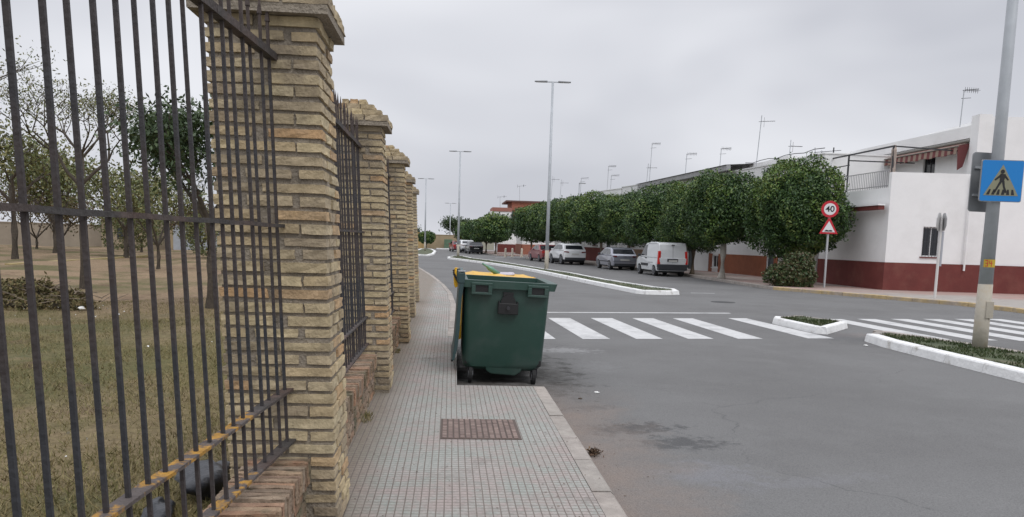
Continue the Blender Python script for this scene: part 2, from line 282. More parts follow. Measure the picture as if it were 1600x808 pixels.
# ------------------------------------------------------------------ mesh helpers
class MB:
    def __init__(s): s.v = []; s.f = []
    def quad(s, *p): i = len(s.v); s.v += [tuple(q) for q in p]; s.f.append(tuple(range(i, i + len(p))))
    def box(s, a, b):
        x0, y0, z0 = a; x1, y1, z1 = b; i = len(s.v)
        s.v += [(x0, y0, z0), (x1, y0, z0), (x1, y1, z0), (x0, y1, z0), (x0, y0, z1), (x1, y0, z1), (x1, y1, z1), (x0, y1, z1)]
        s.f += [tuple(i + k for k in f) for f in ((0, 3, 2, 1), (4, 5, 6, 7), (0, 1, 5, 4), (1, 2, 6, 5), (2, 3, 7, 6), (3, 0, 4, 7))]
        return s
    def bar(s, p, q, w, h=None):
        """square bar from p to q"""
        h = h or w; p = Vector(p); q = Vector(q); d = (q - p).normalized()
        u = d.cross(Vector((0, 0, 1))); u = Vector((1, 0, 0)) if u.length < 1e-4 else u.normalized(); v = u.cross(d)
        i = len(s.v)
        for c in (p, q):
            for a, b in ((-1, -1), (1, -1), (1, 1), (-1, 1)): s.v.append(tuple(c + u * a * w / 2 + v * b * h / 2))
        s.f += [tuple(i + k for k in f) for f in ((0, 1, 2, 3), (7, 6, 5, 4), (0, 4, 5, 1), (1, 5, 6, 2), (2, 6, 7, 3), (3, 7, 4, 0))]
        return s
    def tube(s, pts, rad, n=8, caps=True):
        pts = [Vector(p) for p in pts]; rad = rad if isinstance(rad, (list, tuple)) else [rad] * len(pts); base = len(s.v)
        for k, p in enumerate(pts):
            d = (pts[min(k + 1, len(pts) - 1)] - pts[max(k - 1, 0)]).normalized()
            u = d.cross(Vector((0, 0, 1))); u = Vector((1, 0, 0)) if u.length < 1e-3 else u.normalized(); v = u.cross(d)
            for j in range(n):
                a = 2 * math.pi * j / n; s.v.append(tuple(p + (u * math.cos(a) + v * math.sin(a)) * rad[k]))
        for k in range(len(pts) - 1):
            for j in range(n):
                a = base + k * n + j; b = base + k * n + (j + 1) % n; s.f.append((a, b, b + n, a + n))
        if caps:
            s.f.append(tuple(base + j for j in reversed(range(n)))); s.f.append(tuple(base + (len(pts) - 1) * n + j for j in range(n)))
        return s
    def prism(s, poly, z0, z1):
        n = len(poly); i = len(s.v); s.v += [(x, y, z0) for x, y in poly] + [(x, y, z1) for x, y in poly]
        s.f.append(tuple(i + k for k in reversed(range(n)))); s.f.append(tuple(i + n + k for k in range(n)))
        for k in range(n): s.f.append((i + k, i + (k + 1) % n, i + n + (k + 1) % n, i + n + k))
        return s
    def xform(s, M, start=0):
        for k in range(start, len(s.v)): s.v[k] = tuple(M @ Vector(s.v[k]))
        return s
    def build(s, name, m, parent=None, smooth=False, bevel=0, loc=None):
        me = bpy.data.meshes.new(name); me.from_pydata(s.v, [], s.f)
        me.materials.append(m)
        if smooth: me.polygons.foreach_set('use_smooth', [True] * len(me.polygons))
        me.update()
        o = bpy.data.objects.new(name, me); COL.objects.link(o)
        if parent: o.parent = parent
        if loc: o.location = loc
        if bevel:
            bm = bmesh.new(); bm.from_mesh(me)
            bmesh.ops.recalc_face_normals(bm, faces=bm.faces)
            es = [e for e in bm.edges if len(e.link_faces) == 2 and e.calc_face_angle(0) > .5]
            bmesh.ops.bevel(bm, geom=es, offset=bevel, segments=2, affect='EDGES', profile=.5)
            bm.to_mesh(me); bm.free()
        return o
def npmesh(name, V, F, m, parent=None, loc=None, smooth=False):
    me = bpy.data.meshes.new(name); V = np.asarray(V, np.float32); F = np.asarray(F, np.int32)
    me.vertices.add(len(V)); me.vertices.foreach_set('co', V.ravel())
    k = F.shape[1]; me.loops.add(F.size); me.loops.foreach_set('vertex_index', F.ravel())
    me.polygons.add(len(F)); me.polygons.foreach_set('loop_start', np.arange(0, F.size, k, dtype=np.int32))
    try: me.polygons.foreach_set('loop_total', np.full(len(F), k, np.int32))
    except Exception: pass
    me.update(calc_edges=True); me.validate(); me.materials.append(m)
    if smooth: me.polygons.foreach_set('use_smooth', [True] * len(me.polygons))
    o = bpy.data.objects.new(name, me); COL.objects.link(o)
    if parent: o.parent = parent
    if loc: o.location = loc
    return o
def thing(name, label, cat, loc=(0, 0, 0), rotz=0, group=None):
    o = bpy.data.objects.new(name, None); COL.objects.link(o); o.empty_display_size = .2
    o.location = loc; o.rotation_euler = (0, 0, rotz); return tag(o, label, cat, group)
def tag(o, label, cat, group=None, kind=None):
    o['label'] = label; o['category'] = cat
    if group: o['group'] = group
    if kind: o['kind'] = kind
    return o
def struct(o, label=None, kind='structure'):
    o['kind'] = kind
    if label: o['label'] = label
    return o
def copy_tree(o, loc=None, rotz=None, label=None):
    c = o.copy(); COL.objects.link(c)
    for ch in list(o.children):
        d = copy_tree(ch); d.parent = c; d.matrix_parent_inverse = ch.matrix_parent_inverse.copy()
    if loc is not None: c.location = loc
    if rotz is not None: c.rotation_euler = (0, 0, rotz)
    if label: c['label'] = label
    return c
def interp(tab, y):
    return float(np.interp(y, [t[0] for t in tab], [t[1] for t in tab]))

# ------------------------------------------------------------------ plan of the street
KL = [(-6, .10), (8.35, .10), (15, .15), (19, .17), (23, .08), (27, -.15), (32.7, -.60), (39, -1.22), (46, -1.96), (60, -3.6), (80, -6), (120, -11), (260, -30)]
def fx(y): return interp([(-10, -.56), (11.6, -.57), (15.4, -.65), (19.2, -.72), (23, -.86), (32.7, -1.5), (46, -2.9), (80, -7), (120, -12), (260, -31)], y)
KR = [(16.72, -8), (16.72, 22.5), (16.6, 24.4), (15.4, 27.1), (13.75, 30.3), (13.1, 31.6), (13.0, 34), (13.05, 37.2), (13.0, 44), (12.3, 52), (10.9, 60), (9.6, 66), (8.5, 72), (7.2, 77)]

# ground sheet to the horizon, road sheet, garden
g = MB(); g.quad((-2500, -60, -.12), (2500, -60, -.12), (2500, 4000, -.12), (-2500, 4000, -.12))
struct(g.build('ground', mat('far_ground', (.13, .12, .08), .95, var=.3, vscale=.02)))
ys = [-8, 0, 8, 16, 24, 32, 46, 60, 80, 100, 120, 140]
r = MB()
for a, b in zip(ys[:-1], ys[1:]): r.quad((min(fx(a), fx(b)) - 1, a, 0), (60, a, 0), (60, b, 0), (min(fx(a), fx(b)) - 1 if b < 139 else -16, b, 0))
struct(r.build('road', asphalt_m))
def garden():
    ny, nx = 150, 90; V = []; F = []
    for j in range(ny):
        y = -6 + (j / (ny - 1)) ** 1.8 * 150
        for i in range(nx):
            t = i / (nx - 1); x = fx(y) - .26 - t ** 2.2 * 110
            V.append((x, y, .13 + (.05 * math.sin(x * .9 + y * .3) + .04 * math.sin(y * 1.3 - x * .7)) * min(1, t * 4) - .0))
    for j in range(ny - 1):
        for i in range(nx - 1):
            a = j * nx + i; F.append((a, a + nx, a + nx + 1, a + 1))
    return npmesh('garden_ground', V, F, garden_m, smooth=True)
struct(garden())

# left pavement: wide bay in front of the bins, narrow strip beyond
pv = MB()
pv.prism([(-.80, -6), (.905, -6), (.905, 8.345), (-.80, 8.345)], .0, .13)
ysp = [8.345, 12, 15, 19, 23, 27, 32.7, 39, 46, 60, 80, 120]
o1 = pv
pl = [(interp(KL, y) - (.14 if y > 12.1 else 0.0), y) for y in ysp]; pr_ = [(fx(y) - .2, y) for y in ysp]
for k in range(len(ysp) - 1):
    o1.prism([pr_[k], pl[k], pl[k + 1], pr_[k + 1]], .0, .13 if True else 0)
side = pv.build('sidewalk', paving_m); struct(side)
def kerbline(name, pts, w, h, m, L=.8, gap=.008, z0=-.02, side=1, top_in=0.0, segs=None):
    """kerb stones laid along a polyline; pts are the road edge, stones lie to the given side; split into jointed stones"""
    V = []; F = []
    for (x0, y0), (x1, y1) in (segs or zip(pts[:-1], pts[1:])):
        d = Vector((x1 - x0, y1 - y0)); ln = d.length; d.normalize(); nrm = Vector((-d.y, d.x)) * side
        n = max(1, round(ln / L))
        for k in range(n):
            a = Vector((x0, y0)) + d * (ln * k / n + gap); b = Vector((x0, y0)) + d * (ln * (k + 1) / n - gap)
            hh = h + random.uniform(-.004, .004); jw = random.uniform(-.004, .004); i = len(V)
            ch = min(.02, w * .2)
            for p in (a, b):
                q0 = p + nrm * jw; 
                V += [(q0.x, q0.y, z0), (q0.x + nrm.x * top_in, q0.y + nrm.y * top_in, hh - ch), (q0.x + nrm.x * (top_in + ch), q0.y + nrm.y * (top_in + ch), hh), (p.x + nrm.x * w, p.y + nrm.y * w, hh), (p.x + nrm.x * w, p.y + nrm.y * w, z0)]
            F += [(i, i + 1, i + 6, i + 5), (i + 1, i + 2, i + 7, i + 6), (i + 2, i + 3, i + 8, i + 7), (i + 3, i + 4, i + 9, i + 8)]
            F += [(i, i + 4, i + 3, i + 1), (i + 1, i + 3, i + 2, i + 2)] if False else []
            V += [V[i + 4], V[i + 3], V[i + 2], V[i + 1], V[i], V[i + 5], V[i + 6], V[i + 7], V[i + 8], V[i + 9]]; j = i + 10
            F5.append((name, j))
            F += [(j, j + 1, j + 2, j + 3), (j, j + 3, j + 4, j + 4)] if False else [(j, j + 1, j + 3, j + 4), (j + 5, j + 6, j + 8, j + 9), (j + 1, j + 2, j + 3, j + 3), (j + 6, j + 7, j + 8, j + 8)]
    F = [tuple(dict.fromkeys(f)) for f in F]
    me = bpy.data.meshes.new(name); me.from_pydata(V, [], F); me.materials.append(m); bm = bmesh.new(); bm.from_mesh(me)
    bmesh.ops.remove_doubles(bm, verts=bm.verts, dist=1e-5); bmesh.ops.recalc_face_normals(bm, faces=bm.faces); bm.to_mesh(me); bm.free()
    o = bpy.data.objects.new(name, me); COL.objects.link(o); return o
F5 = []
struct(kerbline('kerb', [(1.045, y) for y in np.arange(-6, 8.4, .717)][:1] + [(1.045, 8.345)], .137, .133, kerb_m, L=.72))
kb = kerbline('kerb', [(.12, 12.6)] + [(x, y) for y, x in KL if y > 14 and y < 130], .137, .134, kerb_m, L=1.0); struct(kb)


# right pavement slab with worn yellow kerb
slab = MB(); P = KR + [(8.5, 79.5), (14, 84), (70, 84), (70, -8)]
slab.prism([(x + .12, y) for x, y in KR] + [(8.6, 79.4), (14, 84), (70, 84), (70, -8)], 0, .13)
struct(slab.build('pavement', slab_m))
struct(kerbline('pavement_kerb', KR[:6] , .15, .134, yellowkerb_m, L=1.0, side=-1))
struct(kerbline('pavement_kerb', KR[5:] + [(8.5, 79.5)], .15, .134, kerb_m, L=1.0, side=-1))
slab2 = MB(); slab2.prism([(5.1, 88), (4.6, 92), (3.9, 98), (2.6, 108), (1.2, 122), (40, 122), (40, 88)], 0, .13); struct(slab2.build('pavement', slab_m))
struct(kerbline('pavement_kerb', [(5.0, 87.9), (4.5, 92), (3.8, 98), (2.5, 108), (1.1, 122)], .15, .134, kerb_m, L=1.5, side=-1))

# medians
def median(name, poly, kw=.2, h=.15, m=whitekerb_m, L=1.0, white=None):
    pts = poly + [poly[0]]; n_ = len(poly)
    w_ = set(range(n_)) if white is None else set(range(white)) if isinstance(white, int) else set(white)
    for bare in (False, True):      # whitewashed stretches and bare ones
        sg = [pts[i:i + 2] for i in range(n_) if (i not in w_) == bare]
        if sg: struct(kerbline('median_kerb', None, kw, h - .02 * bare, kerb_m if bare else m, L=L, side=-1, top_in=.03, gap=.004, segs=sg))
    # soil inside
    P = [Vector(p) for p in poly]; c = sum(P, Vector((0, 0))) / len(P)
    inn = []
    n = len(P)
    for i in range(n):
        d0 = (P[i] - P[i - 1]).normalized(); d1 = (P[(i + 1) % n] - P[i]).normalized()
        n0 = Vector((d0.y, -d0.x)); n1 = Vector((d1.y, -d1.x)); b = (n0 + n1).normalized(); s = (kw * .9) / max(.45, b.dot(n0))
        inn.append(P[i] + b * s)
    t = MB(); t.prism([(p.x, p.y) for p in inn], 0, h - .03); struct(t.build('median_soil', turfbase_m))
    return inn
medA_ = [(7.55, -6), (7.56, 4), (7.56, 9.8), (7.62, 13.6), (7.75, 14.1), (8.3, 14.9), (8.75, 14.75), (9.35, 12.9), (9.75, 11.0), (9.95, 8), (9.95, -6)]
medB = [(7.18, 17.2), (8.05, 18.25), (8.35, 18.15), (8.68, 16.7), (8.5, 16.3), (7.42, 15.3), (7.28, 15.45)]
medB = [(7.30, 15.35), (7.18, 17.25), (7.35, 17.6), (8.2, 18.2), (8.72, 17.0), (8.62, 16.6), (7.5, 15.25)]
medC = [(6.34, 26.8), (5.85, 31), (5.25, 36.9), (4.62, 43.5), (3.6, 50), (2.2, 57), (.9, 62.5), (-.17, 66.9), (-.25, 69), (.2, 73.5), (.8, 75), (1.3, 74.5), (1.9, 68), (3.2, 62), (4.4, 54), (5.6, 44.8), (6.3, 40.5), (6.75, 34.5), (7.62, 29.0), (8.05, 28), (7.85, 26.8), (7.3, 26.5), (6.6, 26.5)]
medD = [(-3.3, 76.5), (-4.0, 84), (-4.3, 96), (-4.3, 118), (-3.4, 123), (-2.6, 118), (-1.7, 100), (-1.6, 82), (-1.9, 76), (-2.5, 75.2)]
medA = [(7.55, -6), (7.56, 4), (7.56, 9.8), (7.60, 13.4), (7.72, 14.25), (8.45, 15.15), (8.7, 14.9), (9.25, 13.1), (9.6, 11.6), (9.8, 8), (9.8, -6)]
innA = median('a', medA, kw=.25, h=.14, white=4); innB = median('b', medB, kw=.17, h=.14, white=(0, 1, 5, 6)); innC = median('c', medC, kw=.2, h=.14, L=.9); innD = median('d', medD, kw=.3)
arc = kerbline('median_kerb', [(-2.1, 128), (1.5, 129), (5, 131)], .5, .16, whitekerb_m, L=2, side=1); struct(arc)

def inside(poly, X, Y):
    n = len(poly); c = np.zeros(len(X), bool); j = n - 1
    for i in range(n):
        xi, yi = poly[i]; xj, yj = poly[j]
        c ^= ((yi > Y) != (yj > Y)) & (X < (xj - xi) * (Y - yi) / (yj - yi + 1e-12) + xi); j = i
    return c
def blades(X, Y, Z, hmin, hmax, wid, lean=.5):
    n = len(X); a = rng.uniform(0, 2 * np.pi, n); h = rng.uniform(hmin, hmax, n); w = wid * rng.uniform(.6, 1.4, n)
    la = rng.uniform(0, 2 * np.pi, n); ll = rng.uniform(0, lean, n) * h * 2
    V = np.empty((n, 3, 3)); V[:, 0] = np.stack([X - np.cos(a) * w, Y - np.sin(a) * w, Z - .005], 1); V[:, 1] = np.stack([X + np.cos(a) * w, Y + np.sin(a) * w, Z - .005], 1)
    V[:, 2] = np.stack([X + np.cos(la) * ll, Y + np.sin(la) * ll, Z + h], 1)
    return V.reshape(-1, 3), np.arange(3 * n).reshape(n, 3)
for inn, den, sz in ((innA, 700, .65), (innB, 900, .65), (innC, 110, .6)):
    xs = [p.x for p in inn]; yy = [p.y for p in inn]; area = (max(xs) - min(xs)) * (min(max(yy), 90) - max(min(yy), 4)); n = int(area * den)
    X = rng.uniform(min(xs), max(xs), n); Y = rng.uniform(max(min(yy), 4), max(yy), n); k = inside([(p.x, p.y) for p in inn], X, Y)
    X, Y = X[k], Y[k]; cl = np.sin(X * 5 + Y * 3) + np.sin(Y * 4.1 - X * 2) > -1.1; X, Y = X[cl], Y[cl]
    V, F = blades(X, Y, np.full(len(X), .12), .03 * sz, .07 * sz, .012 * sz)
    o = npmesh('median_grass', V, F, green_grass_m); tag(o, 'short green grass on the traffic islands of the road', 'grass', kind='stuff')

# road markings
mk = MB()
def stripe(x0, y0, x1, y1, w, skew):  # stripe from near (x0,y0) to far (x1,y1)
    mk.quad((x0, y0, .004), (x0 + w, y0 + w * skew, .004), (x1 + w, y1 + w * skew, .004), (x1, y1, .004))
for k in range(-1, 6):
    xn = 2.33 + k * .985; xf_ = 2.17 + k * .985
    if k == 4: xn = 6.82 - .54; xf_ = 6.61 - .5
    if k > 4: continue
    stripe(xn, 13.66 + (xn - 2.33) * .17, xf_, 17.38 + (xf_ - 2.2) * .2, .50, .17)
mk.v[-4:] = [(6.74, 14.46, .004), (7.30, 14.56, .004), (7.02, 18.38, .004), (6.55, 18.30, .004)]
for i in range(len(mk.v) // 4):
    pass
mk.quad((.3, 18.25, .004), (7.1, 19.62, .004), (7.1, 19.82, .004), (.3, 18.42, .004))
for k in range(6):   # crossing on the other carriageway
    x = 9.25 + k * .98
    mk.quad((x, 14.7 + k * .05, .004), (x + .52, 14.75 + k * .05, .004), (x + .30, 18.75 + k * .22, .004), (x - .2, 18.7 + k * .22, .004))
struct(mk.build('road_markings', paint_m))
mk2 = MB(); mk2.quad((8.6, 27.9, .004), (9.5, 28.0, .004), (9.5, 28.12, .004), (8.6, 28.02, .004))
mk2.quad((4.3, 76.5, .004), (7.2, 79.5, .004), (7.2, 80.2, .004), (4.3, 77.2, .004)); struct(mk2.build('road_markings', paint_m))
mh = MB(); mh.tube([(8.3, 23.7, .001), (8.3, 23.7, .006)], .36, 24); tag(mh.build('manhole_cover', mat('cast_iron', (.05, .05, .05), .7, metal=.3, bump=.5)), 'round dark manhole cover set in the asphalt beyond the zebra crossing', 'manhole cover')

# brown ribbed cover in the pavement
cv = thing('service_cover', 'rectangular brown ribbed service cover let into the pavement in front of the bin', 'cover', (.27, 6.38, .131))
b = MB(); b.box((-.315, -.345, -.02), (.315, .345, .004)); b.build('frame', mat('cover_joint', (.10, .075, .065), .9), cv)
b = MB()
for i in range(13):
    for j in range(12):
        x = -.30 + i * .0463; y = -.325 + j * .0542; b.box((x, y, .0), (x + .033, y + .046, .009 + random.uniform(-.001, .001)))
b.build('plate', cover_m, cv)

# ------------------------------------------------------------------ brickwork
def brick_geo(cx, cy, cz, lx, ly, lz, j=.0032, seg=None):
    """one worn hand-made brick: a subdivided block with uneven faces and rounded arrises"""
    nx = max(2, int(lx / .06)); ny = max(2, int(ly / .06)); nz_ = 2
    xs = np.linspace(-1, 1, nx + 1); ys = np.linspace(-1, 1, ny + 1); zs = np.linspace(-1, 1, nz_ + 1)
    V = []; F = []; idx = {}
    def vid(i, k, l):
        if (i, k, l) in idx: return idx[(i, k, l)]
        x, y, z = xs[i], ys[k], zs[l]
        e = (abs(x) == 1) + (abs(y) == 1) + (abs(z) == 1)
        s = .006 if e >= 2 else 0
        s = s * (1.0 + (e == 3) * .6)
        p = (cx + x * (lx / 2) - np.sign(x) * s * (abs(x) == 1) + random.uniform(-j, j), cy + y * (ly / 2) - np.sign(y) * s * (abs(y) == 1) + random.uniform(-j, j), cz + z * (lz / 2) - np.sign(z) * s * (abs(z) == 1) + random.uniform(-j, j) * .6)
        V.append(p); idx[(i, k, l)] = len(V) - 1; return len(V) - 1
    for i in range(nx):
        for k in range(ny):
            F.append((vid(i, k, 0), vid(i, k + 1, 0), vid(i + 1, k + 1, 0), vid(i + 1, k, 0))); F.append((vid(i, k, nz_), vid(i + 1, k, nz_), vid(i + 1, k + 1, nz_), vid(i, k + 1, nz_)))
    for i in range(nx):
        for l in range(nz_):
            F.append((vid(i, 0, l), vid(i + 1, 0, l), vid(i + 1, 0, l + 1), vid(i, 0, l + 1))); F.append((vid(i, ny, l), vid(i, ny, l + 1), vid(i + 1, ny, l + 1), vid(i + 1, ny, l)))
    for k in range(ny):
        for l in range(nz_):
            F.append((vid(0, k, l), vid(0, k, l + 1), vid(0, k + 1, l + 1), vid(0, k + 1, l))); F.append((vid(nx, k, l), vid(nx, k + 1, l), vid(nx, k + 1, l + 1), vid(nx, k, l + 1)))
    return V, F
def addbrick(mb, *a, **k):
    V, F = brick_geo(*a, **k); i = len(mb.v); mb.v += V; mb.f += [tuple(i + q for q in f) for f in F]
LEAN = .045
def build_pillar(label, loc):
    """square brick pillar, 0.53 x 0.5, origin at the middle of its foot"""
    t = thing('brick_pillar', label, 'pillar', loc, 0, 'brick pillars of the fence')
    W, D, CH = .53, .50, .0655
    core = MB(); core.box((-W/2 + .011, -D/2 + .011, 0), (W/2 - .011, D/2 - .011, 2.62)); bricks = MB()
    for c in range(39):
        z = .02 + c * CH + CH / 2 + random.uniform(-.003, .003); h = .045 + random.uniform(-.006, .004); t4 = .12
        o = random.uniform(-.05, .05); g = .010 + random.choice((0, .004, .008, .03)); w = W + random.uniform(-.007, .007); d = D + random.uniform(-.007, .007)
        dx = random.uniform(-.005, .005)
        if c % 2 == 0:
            for s in (-1, 1):
                y = s * (d / 2 - t4 / 2); sp = o * s
                addbrick(bricks, dx + (-w / 2 + sp - g) / 2 , y, z + random.uniform(-.003, .003), w / 2 + sp - g, t4, h); addbrick(bricks, dx + (w / 2 + sp + g) / 2, y, z, w / 2 - sp - g, t4, h)
                addbrick(bricks, s * (w / 2 - t4 / 2), 0, z, t4, d - 2 * t4 - 2 * g, h)
        else:
            for s in (-1, 1):
                x = s * (w / 2 - t4 / 2); sp = o * s
                addbrick(bricks, x, (-d / 2 + sp - g) / 2, z + random.uniform(-.003, .003), t4, d / 2 + sp - g, h); addbrick(bricks, x, (d / 2 + sp + g) / 2, z, t4, d / 2 - sp - g, h)
                addbrick(bricks, 0, s * (d / 2 - t4 / 2), z, w - 2 * t4 - 2 * g, t4, h)
    sh = bricks.build('shaft', brick_m, t); core.build('mortar', mortar_m, sh)
    cap = MB(); core2 = MB()
    for k, (ex, z0, hh) in enumerate(((.07, 2.615, .052), (.005, 2.677, .048), (-.065, 2.736, .046), (-.14, 2.792, .044))):
        w = W + 2 * ex; d = D + 2 * ex; n = 2 if k < 3 else 2
        core2.box((-w/2 + .02, -d/2 + .02, z0 - .035), (w/2 - .02, d/2 - .02, z0 + hh - .012))
        if k == 0: core2.box((-w/2 + .01, -d/2 + .01, z0 - .045), (w/2 - .01, d/2 - .01, z0 + .002))
        for a in range(3):
            for b_ in range(3 if d > .5 else 2):
                nb = 3 if d > .5 else 2
                if 0 < a < 2 and 0 < b_ < nb - 1: continue
                bw = w / 3 - .012; bd = d / nb - .012
                addbrick(cap, -w/2 + w/3 * (a + .5), -d/2 + d/nb * (b_ + .5), z0 + hh/2, bw + random.uniform(-.01, .01), bd, hh + random.uniform(-.004, .004), j=.0045)
    cp = cap.build('cap', brick_m, t); core2.build('mortar', mortar_m, cp)
    for o_ in (sh, cp, *sh.children, *cp.children):
        for v in o_.data.vertices: v.co.x -= LEAN * v.co.z
    return t
PY_ = [4.30, 8.08, 11.86, 15.66, 19.45]
labels = ['tallest-looking near brick pillar with an overhanging stepped brick cap', 'second brick pillar along the pavement, with a stepped cap seen whole against the sky',
          'third brick pillar along the pavement, narrow and partly behind the second', 'fourth brick pillar along the pavement, a thin edge seen behind the third',
          'fifth brick pillar, farthest one, almost hidden behind the other pillars']
for i, y in enumerate(PY_):
    build_pillar(labels[i], (fx(y) - .265 + (.02 if i == 0 else .01), y, .13))

def low_wall(y0, y1, label):
    xr = (fx(y0) + fx(y1)) / 2 - .13; a = math.atan2(fx(y1) - fx(y0), y1 - y0)
    t = thing('low_wall', label, 'wall', (fx(y0) - .14, y0, .12), -a, 'low brick walls between the pillars')
    L = (y1 - y0) / math.cos(a); W = .27; b = MB(); core = MB(); core.box((-W + .012, 0, -.1), (-.012, L, .30))
    for c in range(4):
        z = .035 + c * .068; off = (c % 2) * .13; y = -off
        while y < L:
            a0 = max(0, y); a1 = min(L, y + .26)
            if a1 - a0 > .05:
                for s in (-.06, -W + .06): addbrick(b, s, (a0 + a1) / 2, z, .12, a1 - a0 - .018, .048, j=.006)
            y += .26
    w = b.build('wall', brickdark_m, t); core.build('mortar', mortar_m, w)
    cp = MB(); cc = MB(); cc.box((-W + .0, 0, .285), (-.0, L, .375)); y = 0.0
    while y < L - .03:
        th = random.uniform(.044, .056)
        addbrick(cp, -W / 2 + random.uniform(-.008, .008), y + th / 2, .345 + random.uniform(-.006, .006), W + .035, th - .009, .118, j=.005); y += th + .006
    c_ = cp.build('coping', brickdark_m, t); cc.build('mortar', mortar_m, c_)
low_wall(.2, 4.04, 'low wall with brick-on-edge coping under the near fence, at the lower left')
low_wall(4.56, 7.82, 'low mossy brick wall between the first and second pillars')
low_wall(8.34, 11.6, 'low brick wall between the second and third pillars')
low_wall(12.12, 15.4, 'low brick wall between the third and fourth pillars')

# ------------------------------------------------------------------ iron fence
def fence(y0, y1, label, x0=None, x1=None, sp=.1462, lich=-1):
    x0 = fx(y0) - .225 if x0 is None else x0; x1 = fx(y1) - .225 if x1 is None else x1
    a = math.atan2(x1 - x0, y1 - y0); L = (y1 - y0) / math.cos(a)
    t = thing('iron_fence', label, 'fence', (x0, y0, 0), -a, 'iron fence panels between the pillars')
    def X(z): return -LEAN * (z - .6)
    def rail(z, w, h, m, nm='rail', dx=0):
        b = MB(); n = 14
        for k in range(n):
            b.bar((X(z) + dx + random.uniform(-.002, .002), L * k / n - .002, z + random.uniform(-.002, .002)), (X(z) + dx, L * (k + 1) / n + .002, z + random.uniform(-.002, .002)), w, h)
        o = b.build(nm, m, t)
        if m is lichen_rail_m:      # the lichen grows only on the nearer stretch
            o.data.materials.append(rail_m)
            for p in o.data.polygons:
                if p.center.y > lich: p.material_index = 1
        return o
    rail(2.505, .045, .034, rail_m); rail(1.70, .022, .017, rail_m, dx=.012); rail(.885, .052, .012, lichen_rail_m); rail(.625, .052, .012, lichen_rail_m)
    me0 = None; n = int(L / sp)
    b = MB(); b.bar((0, 0, .60), (-LEAN * 2.1, 0, 2.66), .0132)
    i = len(b.v); top = Vector((-LEAN * 2.1, 0, 2.66))
    b.v += [(top.x - .010, -.010, 2.66), (top.x + .010, -.010, 2.66), (top.x + .010, .010, 2.66), (top.x - .010, .010, 2.66), (top.x, 0, 2.76)]; b.f += [(i, i + 1, i + 4), (i + 1, i + 2, i + 4), (i + 2, i + 3, i + 4), (i + 3, i, i + 4)]
    first = b.build('bar', iron_m, t); first.location = (0, .14, 0)
    for k in range(1, n):
        c = first.copy(); COL.objects.link(c); c.parent = t; c.location = (random.uniform(-.003, .003), .14 + k * (L - .2) / (n - 1), random.uniform(-.01, .01)); c.rotation_euler = (random.uniform(-.004, .004), random.uniform(-.003, .003), random.uniform(-.15, .15))
fence(.25, 4.05, 'rusted black iron fence filling the left foreground, with orange lichen on its lower rails', x0=-1.035, x1=-.785, sp=.129, lich=3.3)
fence(4.55, 7.82, 'iron fence panel between the first and second brick pillars, seen at a sharp angle')
fence(8.33, 11.6, 'iron fence panel between the second and third brick pillars')
fence(12.11, 15.4, 'iron fence panel between the third and fourth brick pillars')

# ------------------------------------------------------------------ garden grass, litter, cuttings, bag
def gz(x, y): return .13
n = 150000
Y = 1.5 + rng.random(n) ** 1.5 * 17; X = -1.1 - rng.random(n) ** 1.2 * (1.5 + Y * .62)
cl = np.sin(X * 2.3 + Y * .7) * np.sin(Y * 1.9 - X * .9) + rng.normal(0, .5, n) > -.35; X, Y = X[cl], Y[cl]
t_ = ((-(X - (-.8))) / 110) ** (1 / 2.2)
Z = .13 + (.05 * np.sin(X * .9 + Y * .3) + .04 * np.sin(Y * 1.3 - X * .7)) * np.minimum(1, t_ * 4)
V, F = blades(X, Y, Z, .015, .06, .004 + 0 * X, lean=1.0)
tag(npmesh('garden_grass', V, F, grass_m), 'thin dry grass covering the garden behind the iron fence', 'grass', kind='stuff')
n = 260; X = -1.3 - rng.random(n) * 7; Y = 4 + rng.random(n) * 12; a = rng.uniform(0, 6.28, n); s = rng.uniform(.006, .02, n)
V = np.empty((n, 4, 3))
for k in range(4): V[:, k] = np.stack([X + np.cos(a + k * 1.57) * s, Y + np.sin(a + k * 1.57) * s * .7, np.full(n, .2) + rng.uniform(-.02, .02, n)], 1)
kk = (np.sin(X * 1.7) + np.cos(Y * 1.3)) > .5; V = V[kk]
tag(npmesh('scattered_scraps', V.reshape(-1, 3), np.arange(len(V) * 4).reshape(-1, 4), litter_m), 'pale scraps of paper and dead leaves scattered in the garden grass', 'litter', kind='stuff')

